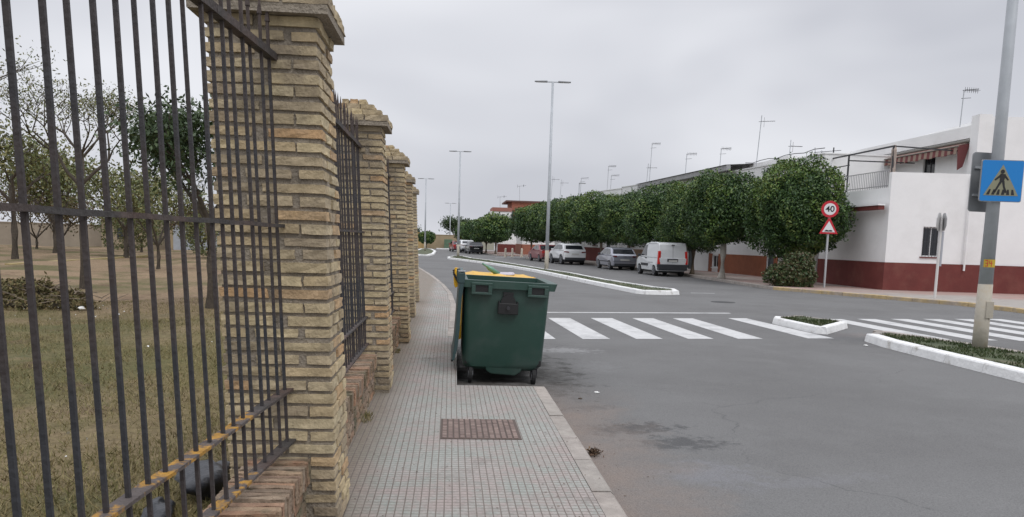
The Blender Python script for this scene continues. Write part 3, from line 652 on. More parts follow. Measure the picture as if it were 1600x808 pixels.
def leafcloud(P, size, upbias=.3, aspect=.5, nrm=None):
    """quads folded along the midrib, one per point"""
    n = len(P); d = rng.normal(0, 1, (n, 3)); d /= np.linalg.norm(d, axis=1)[:, None]
    m = rng.normal(0, 1, (n, 3)) + (nrm * 1.2 if nrm is not None else 0) + np.array([0, 0, upbias]); u = np.cross(d, m); u /= np.linalg.norm(u, axis=1)[:, None] + 1e-9
    s = (size * rng.uniform(.6, 1.3, n))[:, None]
    V = np.stack([P - d * s * .5, P + u * s * aspect * .5, P + d * s * .5, P - u * s * aspect * .5], 1)
    return V.reshape(-1, 3), np.arange(4 * n).reshape(n, 4)
def lump(D, seed, f=3.0):
    r_ = np.random.default_rng(seed); out = np.zeros(len(D))
    for k in range(9):
        w = r_.normal(0, f, 3); out += np.sin(D @ w + r_.uniform(0, 6.28)) / 9 * 1.7
    return out
def crown(name, c, rx, ry, rz, n, leaf, seed, m, m2=None, boxy=2.6, parent=None, core=True, amp=.19, corem=None):
    """dense clipped crown: leaves through a lumpy, slightly boxy shell around a darker inner mass"""
    D = rng.normal(0, 1, (n, 3)); D /= np.linalg.norm(D, axis=1)[:, None]
    q = (np.abs(D) ** boxy).sum(1) ** (1 / boxy); S = D / q[:, None]
    lm = lump(D, seed); lf = lump(D, seed + 5, 8.0)
    rr = (.72 + .28 * rng.random(n) ** .45) * (1 + amp * lm + amp * .55 * lf) + rng.exponential(.02, n)
    P = S * rr[:, None] * np.array([rx, ry, rz]) + np.array(c)
    if core:   # young shoots standing out of the clipped surface
        ns = int(n / 260); ds = D[:ns].copy(); ds[:, 2] = np.abs(ds[:, 2]) * 1.2 - .25; ds /= np.linalg.norm(ds, axis=1)[:, None]
        qs = (np.abs(ds) ** boxy).sum(1) ** (1 / boxy); base = ds / qs[:, None] * (1 + amp * lump(ds, seed) + amp * .55 * lump(ds, seed + 5, 8.0))[:, None] * .97 * np.array([rx, ry, rz]) + np.array(c)
        dirs = ds * .6 + rng.normal(0, .35, ds.shape) + np.array([0, 0, .6]); dirs /= np.linalg.norm(dirs, axis=1)[:, None]; ln = rng.uniform(.12, .42, ns) * min(1, rx / 1.9)
        k_ = 9; tt = np.linspace(.1, 1, k_); Q = base[:, None, :] + dirs[:, None, :] * (tt[None, :, None] * ln[:, None, None]) + rng.normal(0, leaf * .22, (ns, k_, 3)); Q = Q.reshape(-1, 3)
        P[-len(Q):] = Q
    V, F = leafcloud(P, np.full(n, leaf), nrm=D)
    o = npmesh(name, V, F, m, parent)
    if m2:
        sel = np.where((lump(D, seed + 9, 5.0) + .45 * D[:, 2] + rng.normal(0, .22, n) > .24) & (rr > .85))[0]
        o.data.materials.append(m2); mi = np.zeros(n, np.int32); mi[sel] = 1
        try: o.data.polygons.foreach_set('material_index', mi)
        except Exception: pass
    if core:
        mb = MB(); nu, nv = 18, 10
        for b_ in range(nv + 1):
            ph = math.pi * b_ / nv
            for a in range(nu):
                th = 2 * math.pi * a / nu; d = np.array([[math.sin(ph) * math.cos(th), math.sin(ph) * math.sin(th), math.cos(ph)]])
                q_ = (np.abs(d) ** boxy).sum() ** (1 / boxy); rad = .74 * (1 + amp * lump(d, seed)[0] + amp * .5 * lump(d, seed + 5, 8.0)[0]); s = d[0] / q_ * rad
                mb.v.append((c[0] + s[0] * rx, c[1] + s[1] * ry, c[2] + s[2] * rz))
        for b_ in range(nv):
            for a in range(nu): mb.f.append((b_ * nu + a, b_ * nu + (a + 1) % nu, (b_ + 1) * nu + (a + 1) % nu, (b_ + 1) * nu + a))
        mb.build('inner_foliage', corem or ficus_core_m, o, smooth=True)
    return o
def street_tree(label, x, y, rx, z0, z1, n, leaf, seed, trm=trunk_m, tr=.13, ry=None, group='clipped evergreen trees along the right pavement', m2=ficus_y_m, top=0):
    t = thing('street_tree', label, 'tree', (x, y, .13), 0, group); ry = ry or rx
    z0 -= .13; z1 -= .13
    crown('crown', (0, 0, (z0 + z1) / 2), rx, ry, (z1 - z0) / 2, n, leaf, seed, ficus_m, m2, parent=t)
    tb = MB(); h = z0 + .8; tb.tube([(0, 0, -.02), (.02, 0, .15), (.03, .01, h * .5), (0, .02, h)], [tr * 1.35, tr, tr * .88, tr * .8], 12)
    for k in range(5):
        a = k * 1.256 + seed; tb.tube([(0, 0, h - .25), (math.cos(a) * rx * .3, math.sin(a) * ry * .3, h + .4), (math.cos(a) * rx * .6, math.sin(a) * ry * .6, h + 1.2)], [tr * .6, tr * .4, tr * .2], 7)
    tb.build('trunk', trm, t, smooth=True)
    return t
street_tree('largest clipped evergreen tree, nearest one, behind the 40 speed limit sign', 15.0, 34.1, 1.98, 1.45, 5.3, 30000, .125, 3, tr=.15, ry=1.6)
street_tree('clipped evergreen tree with a pale grey trunk, right of the white van', 13.25, 38.3, 1.88, 1.75, 5.15, 24000, .135, 11, paletrunk_m, .17)
spec_t = [(13.05, 43.6, 1.95, 1.6, 5.15, 16000, .15, 'clipped evergreen tree rising right behind the roof of the white van'),
          (12.55, 49.2, 2.05, 1.6, 5.25, 12000, .17, 'clipped evergreen tree between the white van and the silver hatchback'),
          (11.85, 54.5, 2.0, 1.7, 5.2, 10000, .18, 'clipped evergreen tree behind the silver hatchback'),
          (10.9, 59.6, 2.0, 1.7, 5.2, 9000, .2, 'clipped evergreen tree behind the white sport utility car'),
          (10.1, 64.6, 2.0, 1.7, 5.25, 8000, .21, 'clipped evergreen tree just beside the nose of the white sport utility car'),
          (9.3, 69.3, 2.0, 1.7, 5.2, 7000, .22, 'clipped evergreen tree behind the red car'),
          (8.55, 73.6, 1.95, 1.7, 5.1, 6000, .23, 'clipped evergreen tree just past the nose of the red car'),
          (7.5, 78.0, 1.95, 1.7, 5.0, 6000, .24, 'last clipped evergreen tree of the long row, in front of the brick and white house')]
for i, (x, y, rx, z0, z1, n, lf, lb) in enumerate(spec_t): street_tree(lb, x + .35, y, rx + random.uniform(-.12, .1), z0 + random.uniform(-.12, .15), z1 + random.uniform(-.15, .12), int(n * 1.7), lf * .76, 20 + i * 3, tr=.12)
for i, (x, y, rx, z1, lb) in enumerate([(5.1, 91, 2.1, 4.5, 'rounded dark tree at the front of the far tree group, above the black car'), (4.3, 97, 2.0, 4.3, 'rounded dark tree second in the far tree group'),
                            (3.6, 103, 2.0, 4.1, 'rounded dark tree third in the far tree group'), (2.7, 110, 2.0, 3.9, 'rounded dark tree at the far end of the far tree group')]):
    street_tree(lb, x, y, rx, 1.45, z1, 5000, .26, 60 + i * 4, tr=.13, group='trees beyond the side street')
street_tree('small round tree standing alone in front of the far beige wall', -3.6, 121, 1.15, .9, 2.75, 2500, .26, 90, tr=.12, group='far trees')
bs = thing('bush', 'leafy bush growing at the foot of the nearest clipped tree', 'bush', (14.45, 32.3, .13))
crown('foliage', (-.15, -.1, .56), .92, .7, .66, 9000, .12, 44, mat('bush_leaf', (.04, .08, .03), .5, island=[(.03, .065, .02), (.055, .09, .028), (.09, .10, .035), (.10, .065, .035), (.04, .08, .025)]), None, boxy=1.9, parent=bs, amp=.42)
bs2 = MB()
for k in range(7):
    a = k * .9; bs2.tube([(0, 0, -.02), (math.cos(a) * .3, math.sin(a) * .25, .9)], [.03, .012], 6)
bs2.build('stem', trunk_m, bs)

# ------------------------------------------------------------------ open trees of the garden
def open_tree(label, x, y, h, spread, seed, trm_, leafm, nleaf, leaf, trunk_h, tr=.1, cluster=.35, levels=4, lean=(0, 0), group='garden trees behind the fence', up=.45):
    trm = mat('dark_bark', (.085, .07, .055), .95, var=.3, vscale=12, bump=.8, bscale=20)
    r_ = random.Random(seed); t = thing('garden_tree', label, 'tree', (x, y, .13), 0, group)
    wood = MB(); tips = []
    def grow(p, d, ln, rad, lev):
        q = p + d * ln * .5 + Vector((r_.uniform(-.08, .08), r_.uniform(-.08, .08), 0)) * ln; e = q + (d + Vector((r_.uniform(-.25, .25), r_.uniform(-.25, .25), r_.uniform(-.05, .2)))).normalized() * ln * .5
        wood.tube([p, q, e], [rad, rad * .82, rad * .62], 7 if lev < 2 else 4, caps=False)
        if lev >= 2: tips.append(e); tips.append(q)
        if lev >= levels: return
        for k in range(r_.choice((2, 3, 3))):
            a = r_.uniform(0, 6.28); nd = (d * r_.uniform(.5, 1.0) + Vector((math.cos(a) * spread, math.sin(a) * spread, up * r_.uniform(.2, 1.2)))).normalized()
            grow(e, nd, ln * r_.uniform(.62, .85), rad * .58, lev + 1)
    th = Vector((lean[0], lean[1], trunk_h)); wood.tube([(0, 0, -.05), tuple(th * .5 + Vector((.03, 0, 0))), tuple(th)], [tr * 1.2, tr, tr * .85], 9, caps=False)
    for k in range(4):
        a = k * 1.6 + seed; grow(th - Vector((0, 0, .1)), Vector((math.cos(a) * spread, math.sin(a) * spread, .9)).normalized(), (h - trunk_h) * .36, tr * .6, 1)
    wood.build('trunk', trm, t, smooth=True)
    T = np.array([tuple(p) for p in tips]); T = T[rng.integers(0, len(T), nleaf)]
    P = T + rng.normal(0, cluster, (nleaf, 3)) * np.array([1, 1, .7])
    V, F = leafcloud(P, np.full(nleaf, leaf), aspect=.42); npmesh('crown', V, F, leafm, t)
    return t
open_tree('thin-leaved bare-branched garden tree with a slim straight trunk, left of the dark tree', -9.45, 21.5, 5.3, .75, 5, trunk_m, olive_m, 3600, .075, 2.7, .085, .22, 5)
open_tree('dark broad-leaved garden tree seen through the fence bars beside the near pillar', -4.75, 16.4, 4.1, .62, 9, trunk_m, darkleaf_m, 11500, .115, 1.75, .11, .25, 4, up=.6)
open_tree('sparse garden tree at the left edge, its leaves spilling into the frame', -9.9, 14.5, 5.4, .8, 14, trunk_m, olive_m, 7500, .065, 2.0, .09, .22, 5)
open_tree('far garden tree with a slim trunk near the left edge', -19.9, 38.5, 6.2, .7, 21, trunk_m, olive_m, 3200, .2, 2.6, .15, .6, 4)
open_tree('small yellowish garden tree near the pale garden wall', -11.6, 33.0, 3.6, .7, 33, trunk_m, olive_m, 2800, .15, 1.0, .08, .4, 4)
open_tree('far leafy garden tree between the two trunks, before the back wall', -17.5, 45, 5.2, .7, 37, trunk_m, olive_m, 3000, .24, 1.6, .14, .6, 4)
open_tree('far greyish garden tree beyond the pile of cuttings', -23.5, 50, 6.0, .7, 40, trunk_m, olive_m, 5000, .26, 1.8, .16, .7, 4)
open_tree('far garden tree nearest the ochre garden building', -11.5, 52, 4.2, .7, 43, trunk_m, olive_m, 4000, .22, 1.3, .12, .5, 4)
rust_m = mat('rusty_leaf', (.12, .09, .05), .7, island=[(.13, .10, .05), (.17, .12, .06), (.09, .085, .04), (.12, .08, .06), (.10, .11, .045)], spec=.2)
for k, (x, y, h, lb) in enumerate([(-26, 56, 4.2, 'brownish far garden tree at the left of the back wall'), (-21.5, 58, 3.6, 'low brown garden tree in front of the whitish building'), (-29.5, 60, 5.0, 'far reddish brown garden tree at the left edge of the view'), (-16.5, 55, 3.4, 'low brown garden tree in front of the back wall, right of the slim trunk')]):
    open_tree(lb, x, y, h, .85, 50 + k, trunk_m, rust_m if k != 1 else olive_m, 3000, .22, .8, .1, .55, 4)
for i, (x, y, r_, h, m_, lb) in enumerate([(-18.5, 48, 1.7, 2.6, olive_m, 'yellow-green shrub at the left of the garden, under the far trees'), (-13.6, 47, 1.5, 2.4, olive_m, 'olive shrub in the middle of the garden before the pale buildings')]):
    s = thing('shrub', lb, 'shrub', (x, y, .1), 0, 'garden shrubs'); crown('foliage', (0, 0, h * .6), r_, r_, h * .45, 2600, .16, 70 + i, m_, None, boxy=2.0, parent=s, amp=.35, core=False)
    w = MB(); [w.tube([(0, 0, 0), (math.cos(a) * r_ * .3, math.sin(a) * r_ * .3, h * .9)], [.05, .02], 6) for a in (0, 1.3, 2.6, 4)]; w.build('stem', trunk_m, s)
for (x0, x1, y, h, m_, lb) in [(-27.5, -23.6, 66, 2.5, 'b', 'low beige garden building left of the white one'), (-22.0, -18.6, 66, 2.3, 'w', 'low whitish garden building between the beige and the ochre one'), (-16.4, -12.8, 64, 2.9, 'o', 'ochre garden building seen right beside the near brick pillar')]:
    mm_ = {'b': mat('beige_shed', (.33, .27, .19), .9, var=.15), 'w': mat('bluish_shed', (.36, .39, .43), .9, var=.15), 'o': mat('ochre_shed', (.44, .31, .16), .9, var=.12)}[m_]
    s = thing('garden_building', lb, 'building', (0, 0, 0), 0, 'low buildings behind the garden'); b = MB(); b.box((x0, y, 0), (x1, y + 4, h)); b.build('wall', mm_, s)
    b = MB(); b.box((x0 - .2, y - .2, h), (x1 + .2, y + 4.2, h + .15)); b.build('roof', greywall_m, s); b = MB(); b.box((x0 + 1.2, y - .03, .9), (x0 + 2.2, y - .004, 1.8)); b.build('window', glass_m, s)
pile = thing('pile_of_cuttings', 'low brown heap of dry branches and leaves lying in the garden grass', 'brush pile', (-7.7, 16.3, .13))
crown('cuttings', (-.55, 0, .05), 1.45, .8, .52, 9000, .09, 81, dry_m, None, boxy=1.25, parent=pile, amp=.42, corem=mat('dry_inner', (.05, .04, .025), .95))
tw = MB()
for k in range(140):
    a = random.uniform(0, 6.28); r1 = random.random(); p = Vector((-.3 + math.cos(a) * r1 * 1.4, math.sin(a) * r1 * .8, .1 + .32 * (1 - r1))); d = Vector((random.uniform(-1, 1), random.uniform(-1, 1), random.uniform(-.1, .5))) * .4
    tw.tube([p, p + d], [.010, .004], 4)
tw.build('twigs', trunk_m, pile)

def blob(mb, c, r3, seed, amp=.25, nu=20, nv=12, f=2.5):
    base = len(mb.v)
    for b_ in range(nv + 1):
        ph = math.pi * b_ / nv
        for a in range(nu):
            th = 2 * math.pi * a / nu; d = np.array([[math.sin(ph) * math.cos(th), math.sin(ph) * math.sin(th), math.cos(ph)]])
            s = d[0] * (1 + amp * lump(d, seed, f)[0] + amp * .4 * lump(d, seed + 3, 6)[0]); mb.v.append((c[0] + s[0] * r3[0], c[1] + s[1] * r3[1], c[2] + s[2] * r3[2]))
    for b_ in range(nv):
        for a in range(nu): mb.f.append((base + b_ * nu + a, base + (b_ + 1) * nu + a, base + (b_ + 1) * nu + (a + 1) % nu, base + b_ * nu + (a + 1) % nu))
b = MB(); blob(b, (-1.40, 4.70, .22), (.13, .30, .085), 5, .4); blob(b, (-1.5, 4.2, .19), (.07, .16, .05), 8, .4)
tag(b.build('rubbish_bag', bag_m, smooth=True), 'black plastic bag lying on the ground behind the lower fence rails', 'bag')
for (x, y, z, s, lb) in [(-6.9, 15.6, .16, .055, 'pale crumpled paper by the heap of cuttings')]:
    b = MB(); blob(b, (x, y, z), (s, s * .8, s * .5), 3, .5); tag(b.build('crumpled_paper', litter_m), lb, 'litter')

# garden back wall, far buildings in the garden
def simple_wall(name, p0, p1, th, z0, z1, m, label, cat='wall', group=None, capm=None):
    d = Vector((p1[0] - p0[0], p1[1] - p0[1])); L = d.length; t = thing(name, label, cat, (p0[0], p0[1], 0), math.atan2(d.y, d.x), group)
    b = MB(); b.box((0, 0, z0), (L, th, z1)); b.build('wall', m, t)
    b = MB(); b.box((-.05, -.05, z1), (L + .05, th + .05, z1 + .08)); b.build('coping', capm or m, t)
    n = int(L / 4)
    b = MB()
    for k in range(n + 1): b.box((k * L / max(n, 1) - .2, -.1, z0), (k * L / max(n, 1) + .2, -.003, z1 + .15))
    b.build('piers', capm or m, t); return t
beige_m = mat('beige_plaster', (.34, .27, .17), .9, var=.18, vscale=.5); ochre_m = mat('ochre_plaster', (.42, .29, .13), .9, var=.1, vscale=.5)
simple_wall('garden_wall', (-60, 60), (-28, 69), .3, 0, 1.9, mat('pale_wall', (.30, .255, .20), .9, var=.2, vscale=.6), 'long beige garden wall at the far left', group='far walls')
simple_wall('garden_wall', (-26.5, 74), (-9, 73), .3, 0, 2.4, beige_m, 'beige garden wall seen beneath the dark tree', group='far walls')
simple_wall('garden_wall', (-9.5, 133), (2.2, 131.5), .4, 0, 2.25, beige_m, 'low beige wall closing the far end of the road', group='far walls')
yk = MB(); yk.bar((-17.3, 33, .12), (-17.8, 49, .12), .3, .12); struct(yk.build('garden_path_edge', mat('yellow_edge', (.34, .27, .12), .9, var=.3)))

# ------------------------------------------------------------------ wheeled bins
def bin_container(label, loc, rot, lid_m, lid_state, group='wheeled rubbish containers'):
    """four-wheeled container; x = depth 1.0 (hinge side at x=0), y = length 1.3, near face at y=0"""
    t = thing('rubbish_container', label, 'rubbish bin', loc, rot, group)
    D, Lh = .98, 1.28
    # tub: stacked rings with rounded corners
    def ring(x0, x1, y0, y1, z, r=.07, n=4):
        pts = []
        for cx, cy, a0 in ((x1 - r, y1 - r, 0), (x0 + r, y1 - r, 90), (x0 + r, y0 + r, 180), (x1 - r, y0 + r, 270)):
            for k in range(n + 1): a = R(a0 + 90 * k / n); pts.append((cx + r * math.cos(a), cy + r * math.sin(a), z))
        return pts
    rings = [ring(.12, .82, .2, Lh - .2, .155, .12), ring(.06, .895, .10, Lh - .1, .165, .12), ring(.03, .925, .055, Lh - .055, .20, .11), ring(.012, .948, .045, Lh - .045, .26, .09), ring(.0, .98, .0, Lh, 1.13, .06),
             ring(.0, .98, .0, Lh, 1.16, .06), ring(.03, .95, .03, Lh - .03, 1.16, .05), ring(.07, .90, .07, Lh - .07, .30, .06)]
    b = MB(); n = len(rings[0])
    for rg in rings: b.v += rg
    for k in range(len(rings) - 1):
        for j in range(n): a = k * n + j; c = k * n + (j + 1) % n; b.f.append((a, c, c + n, a + n))
    b.f.append(tuple(reversed(range(n)))); b.f.append(tuple((len(rings) - 1) * n + j for j in range(n)))
    # shallow recessed fields and corner wheel arches on the near face, as raised ribs
    body = b.build('tub', bin_m, t, smooth=True)
    mod = body.modifiers.new('es', 'EDGE_SPLIT'); mod.split_angle = R(40)
    ribs = MB()
    ribs.box((.335, -.012, .16), (.355, .03, 1.02)); ribs.box((.66, -.012, .16), (.675, .03, 1.02))
    for v in range(len(ribs.v)):
        x, y, z = ribs.v[v]; f = (z - .25) / .88; ribs.v[v] = (x, y + .045 * (1 - f) + .006, z)
    # wheel housings under the belly
    # near-face belly panel between the wheels
    bl = MB(); bl.prism([(.30, 0), (.70, 0), (.66, .05), (.34, .05)], 0, 1)
    bl = MB(); i = 0
    prof = [(.27, .245), (.30, .15), (.36, .115), (.64, .105), (.70, .15), (.735, .245)]
    bl.v = [(x, .052 + .25 * max(0, .20 - z), z) for x, z in prof] + [(x, .25, z) for x, z in prof]; m_ = len(prof); bl.f = [tuple(range(m_)), tuple(reversed(range(m_, 2 * m_)))] + [(k, k + m_, (k + 1) % m_ + m_, (k + 1) % m_) for k in range(m_)]
    bl.build('belly', bin_m, t, bevel=.012)
    # rim collar
    rim = MB(); zt = 1.20; zb = 1.115
    ro = ring(-.03, 1.06, -.045, Lh + .045, zt, .05); rb = ring(-.03, 1.035, -.045, Lh + .045, zb, .05); ri = ring(.035, .955, .035, Lh - .035, zt, .05); rj = ring(.035, .945, .035, Lh - .035, zb, .05); rs = ring(.06, .93, .06, Lh - .06, zt - .02, .05)
    rim.v = rb + ro + ri + rj
    for k in range(3):
        for j in range(n): a = k * n + j; c = k * n + (j + 1) % n; rim.f.append((a, c, c + n, a + n))
    for j in range(n): a = j; c = (j + 1) % n; rim.f.append((a, 3 * n + a, 3 * n + c, c))
    rm = rim.build('rim', bin_m, t, bevel=0)
    # lifting pockets: two framed slots on the near rim
    for cx in (.195, .835):
        p = MB(); w = .235; zz0, zz1 = 1.04, 1.175
        p.box((cx - w/2, -.075, zz0), (cx + w/2, -.046, zz0 + .028)); p.box((cx - w/2, -.075, zz1 - .028), (cx + w/2, -.046, zz1)); p.box((cx - w/2, -.075, zz0 + .028), (cx - w/2 + .045, -.046, zz1 - .028)); p.box((cx + w/2 - .045, -.075, zz0 + .028), (cx + w/2, -.046, zz1 - .028))
        p.box((cx - w/2, -.046, zz0), (cx + w/2, .0, zz0 + .03))
        q = p.build('handle', bin_m, t, bevel=.005)
        p = MB(); p.box((cx - w/2 + .045, -.052, zz0 + .028), (cx + w/2 - .045, -.047, zz1 - .028)); p.build('slot', blackpl_m, q)
    # trunnion with its bracket
    tr = MB(); cx = .505
    tr.prism([(cx - .115, .83 - .0), (cx + .115, .83), (cx + .115, .97), (cx + .10, .985), (cx + .095, .955), (cx - .095, .955), (cx - .10, .985), (cx - .115, .97)], -.075, .0)
    tr.v = [(x, z, y) for x, y, z in tr.v]
    for s in range(len(tr.v)):
        x, y, z = tr.v[s]; tr.v[s] = (x, y + .012, z)
    trn = tr.build('trunnion_bracket', blackpl_m, t, bevel=.006)
    tr = MB(); tr.tube([(cx, .0, .965), (cx, -.055, .965)], [.085, .085], 20); tr.box((cx - .06, -.03, .97), (cx + .055, .01, 1.08)); tr.build('bracket_top', blackpl_m, trn)
    tr = MB(); tr.tube([(cx, -.05, .90), (cx, -.10, .90)], [.022, .019], 14); tr.build('trunnion', darkmetal_m, trn)
    # casters
    for cx, cy in ((.12, .12), (.86, .12), (.12, Lh - .12), (.86, Lh - .12)):
        w = MB(); w.tube([(cx - .022, cy, .10), (cx + .022, cy, .10)], .10, 20); wh = w.build('wheel', rubber_m, t, bevel=.006)
        w = MB(); w.tube([(cx - .026, cy, .10), (cx + .026, cy, .10)], .045, 14); w.build('hub', steel_m, wh)
        w = MB(); w.box((cx - .045, cy - .045, .20), (cx + .045, cy + .045, .215)); w.box((cx - .038, cy - .03, .09), (cx - .030, cy + .03, .205)); w.box((cx + .030, cy - .03, .09), (cx + .038, cy + .03, .205)); w.tube([(cx, cy, .21), (cx, cy, .26)], .03, 10)
        w.build('fork', darkmetal_m, t)
        w = MB(); w.box((cx - .075, cy - .06, .225), (cx + .075, cy + .06, .30)); w.build('wheel_housing', blackpl_m, t, bevel=.01)  # black colour stands in for the shade in the cutaways above the wheels
    # hinge side bar and lid
    h = MB(); h.tube([(-.045, -.03, 1.235), (-.045, Lh + .03, 1.235)], .022, 12); h.build('hinge_bar', darkmetal_m, t)
    for cy in (-.02, Lh * .5, Lh - .03):
        h = MB(); h.box((-.085, cy - .02, 1.15), (.0, cy + .05, 1.275)); h.build('hinge', binlid_m if lid_state == 'open' else lid_m, t, bevel=.012)
    if lid_state == 'open':
        l = MB(); prof = [(.0, 1.27), (-.02, 1.29), (-.05, 1.28), (-.066, 1.05), (-.078, .62), (-.085, .42), (-.10, .27), (-.075, .27), (-.045, .42), (-.032, .62), (-.024, 1.0), (-.005, 1.2)]
        m_ = len(prof); l.v = [(x, -.035, z) for x, z in prof] + [(x, Lh + .03, z) for x, z in prof]; l.f = [tuple(range(m_)), tuple(reversed(range(m_, 2 * m_)))] + [(k, k + m_, (k + 1) % m_ + m_, (k + 1) % m_) for k in range(m_)]
        ld = l.build('lid', binlid_m, t, bevel=.004)
        l = MB(); l.tube([(-.10, -.02, .265), (-.10, Lh, .265)], .014, 8); l.build('lid_handle', blackpl_m, ld)
        l = MB(); l.prism([(-.08, -.045), (-.0, -.045), (-.0, .02), (-.08, .02)], 1.285, 1.30); l.build('hinge_cap', steel_m, ld)
    else:
        # low domed yellow lid, lying closed
        l = MB(); nx, ny = 12, 14
        for j in range(ny + 1):
            for i in range(nx + 1):
                u = i / nx; v = j / ny; x = -.06 + u * 1.14; y = -.05 + v * (Lh + .10); e = min(u, 1 - u, v, 1 - v); z = 1.20 + .05 * min(1, e * 7) * (1 - .35 * u) + (.012 if (i % 4 == 2 and .15 < v < .85) else 0); l.v.append((x, y, z))
        for j in range(ny):
            for i in range(nx): a = j * (nx + 1) + i; l.f.append((a, a + 1, a + nx + 2, a + nx + 1))
        k0 = len(l.v); edge = [(-.06, -.05), (1.08, -.05), (1.08, Lh + .05), (-.06, Lh + .05)]
        l.v += [(x, y, 1.205) for x, y in edge] + [(x, y, 1.155) for x, y in edge]; l.f += [(k0 + q, k0 + (q + 1) % 4, k0 + 4 + (q + 1) % 4, k0 + 4 + q) for q in range(4)]
        ld = l.build('lid', yellow_m, t)
        l = MB(); l.box((.55, -.075, 1.175), (.80, -.052, 1.20)); l.build('lid_grip', blackpl_m, ld)
        # hinge arms and the second flap hanging open down the pavement side
        for cy in (-.02, .5, 1.2):
            l = MB(); l.v = []; l.prism([(-.15, 1.25), (-.13, 1.29), (-.03, 1.27), (-.03, 1.20), (-.08, 1.20), (-.09, 1.07), (-.13, 1.05), (-.15, 1.10)], cy, cy + .06); l.v = [(x, z, y) for x, y, z in l.v]; l.build('hinge_arm', yellow_m, ld, bevel=.006)
            l = MB(); l.bar((-.16, cy - .005, 1.25), (-.07, cy - .005, 1.10), .03, .03); l.build('hinge_pin', blackpl_m, ld)
        l = MB(); prof = [(-.022, 1.2), (-.026, .9), (-.032, .55), (-.055, .38), (-.045, .33), (-.005, .35), (-.003, .8), (-.003, 1.2)]
        m_ = len(prof); l.v = [(x, -.03, z) for x, z in prof] + [(x, Lh, z) for x, z in prof]; l.f = [tuple(range(m_)), tuple(reversed(range(m_, 2 * m_)))] + [(k, k + m_, (k + 1) % m_ + m_, (k + 1) % m_) for k in range(m_)]
        l.build('flap', yellow_m, ld)
    t.rotation_euler = (0, R(1.7), rot)
    return t
bin_container('dark green wheeled rubbish container in front, its blue-green lid hanging open', (.14, 9.10, .012), R(0), bin_m, 'open')
bin_container('rubbish container with a yellow lid, standing behind the dark green one', (.172, 10.62, .02), R(0), yellow_m, 'closed').scale = (.97, 1, .95)
bt = MB(); bt.tube([(0, 0, 0), (0, 0, .17), (0, 0, .22), (0, 0, .29)], [.034, .034, .015, .013], 12)
bt.xform(Matrix.Rotation(R(-58), 4, 'Y')); o = bt.build('glass_bottle', bottle_m, smooth=True, loc=(.70, 11.3, 1.18)); tag(o, 'green glass bottle sticking up on the yellow bin lid', 'bottle')
b = MB(); blob(b, (.80, 11.3, 1.185), (.13, .12, .035), 4, .3); tag(b.build('plastic_bag', lilac_m, smooth=True), 'small lilac plastic bag lying on the yellow bin lid', 'bag')

# ------------------------------------------------------------------ street lamps
def street_lamp(label, loc, rz, H=10.3, near=False, heads=True):
    t = thing('street_lamp', label, 'street lamp', loc, rz, 'tall double-headed street lamps')
    b = MB(); b.tube([(0, 0, 1.05 if near else .0), (0, 0, 4), (0, 0, H)], [.108, .088, .06], 20); b.build('pole', polepaint_m, t, smooth=True)
    b = MB(); b.tube([(0, 0, -.1), (0, 0, .35), (0, 0, 1.06)], [.118, .116, .111], 20); p = b.build('pole_base', polebase_m, t, smooth=True)
    if near:
        b = MB(); b.box((-.02, -.13, .50), (.10, -.095, .78)); b.build('access_door', polebase_m, p, bevel=.004)
        b = MB(); 
        nseg = 12
        for k in range(nseg):
            a0 = R(-150 + k * 9); a1 = R(-150 + (k + 1) * 9); rr = .1115
            b.quad((rr * math.cos(a0), rr * math.sin(a0), 1.34), (rr * math.cos(a1), rr * math.sin(a1), 1.34), (rr * math.cos(a1), rr * math.sin(a1), 1.47), (rr * math.cos(a0), rr * math.sin(a0), 1.47))
        st = b.build('sticker', sticker_m, t)
        # number 34 in red strokes laid just proud of the sticker
        n_ = MB()
        def dot(u, v, w, h):
            for a_ in range(2):
                u0 = u + w * a_ / 2; u1 = u + w * (a_ + 1) / 2; q = []
                for uu, vv in ((u0, v), (u1, v), (u1, v + h), (u0, v + h)): a = R(-138) + uu / .113; q.append((.113 * math.cos(a), .113 * math.sin(a), 1.355 + vv))
                n_.quad(*q)
        for v in (0, .045, .09): dot(.0, v, .04, .012)
        dot(.034, 0, .01, .10); dot(.06, .045, .05, .012); dot(.06, .045, .01, .055); dot(.09, .0, .01, .10)
        n_.build('number', signred_m, st)
    arm = MB(); arm.bar((-.35, 0, H), (.35, 0, H), .05); arm.build('arm', polepaint_m, t)
    for s in (-1, 1):
        h = MB(); h.box((.30, -.11, -.02), (1.0, .11, .06)); h.v = [(x * s, y * (1 if abs(x) < .5 else .75), z * (1 if abs(x) < .5 else .7)) for x, y, z in h.v]; h.v = [(x, y, z + H) for x, y, z in h.v]
        q = h.build('lamp_head', signback_m, t, bevel=.015); h = MB(); h.box((.42, -.07, H - .03), (.92, .07, H - .021)); h.v = [(x * s, y, z) for x, y, z in h.v]; h.build('lens', signwhite_m, q)
    return t
street_lamp('thick grey street lamp pole at the right edge with a yellow number sticker', (8.88, 12.66, .12), R(-5), near=True)
street_lamp('tall double street lamp in the middle of the photo, on the long median', (5.45, 45.1, .12), R(-4), H=10.3)
street_lamp('second tall double street lamp down the road, left of the middle one', (.72, 73.2, .12), R(-4), H=9.35)
street_lamp('third double street lamp, standing on the far traffic island by the small tree', (-3.15, 101, .12), R(0), H=8.85)
street_lamp('smallest and farthest double street lamp, in front of the far wall', (-.1, 143, -.1), R(0), H=8.0)
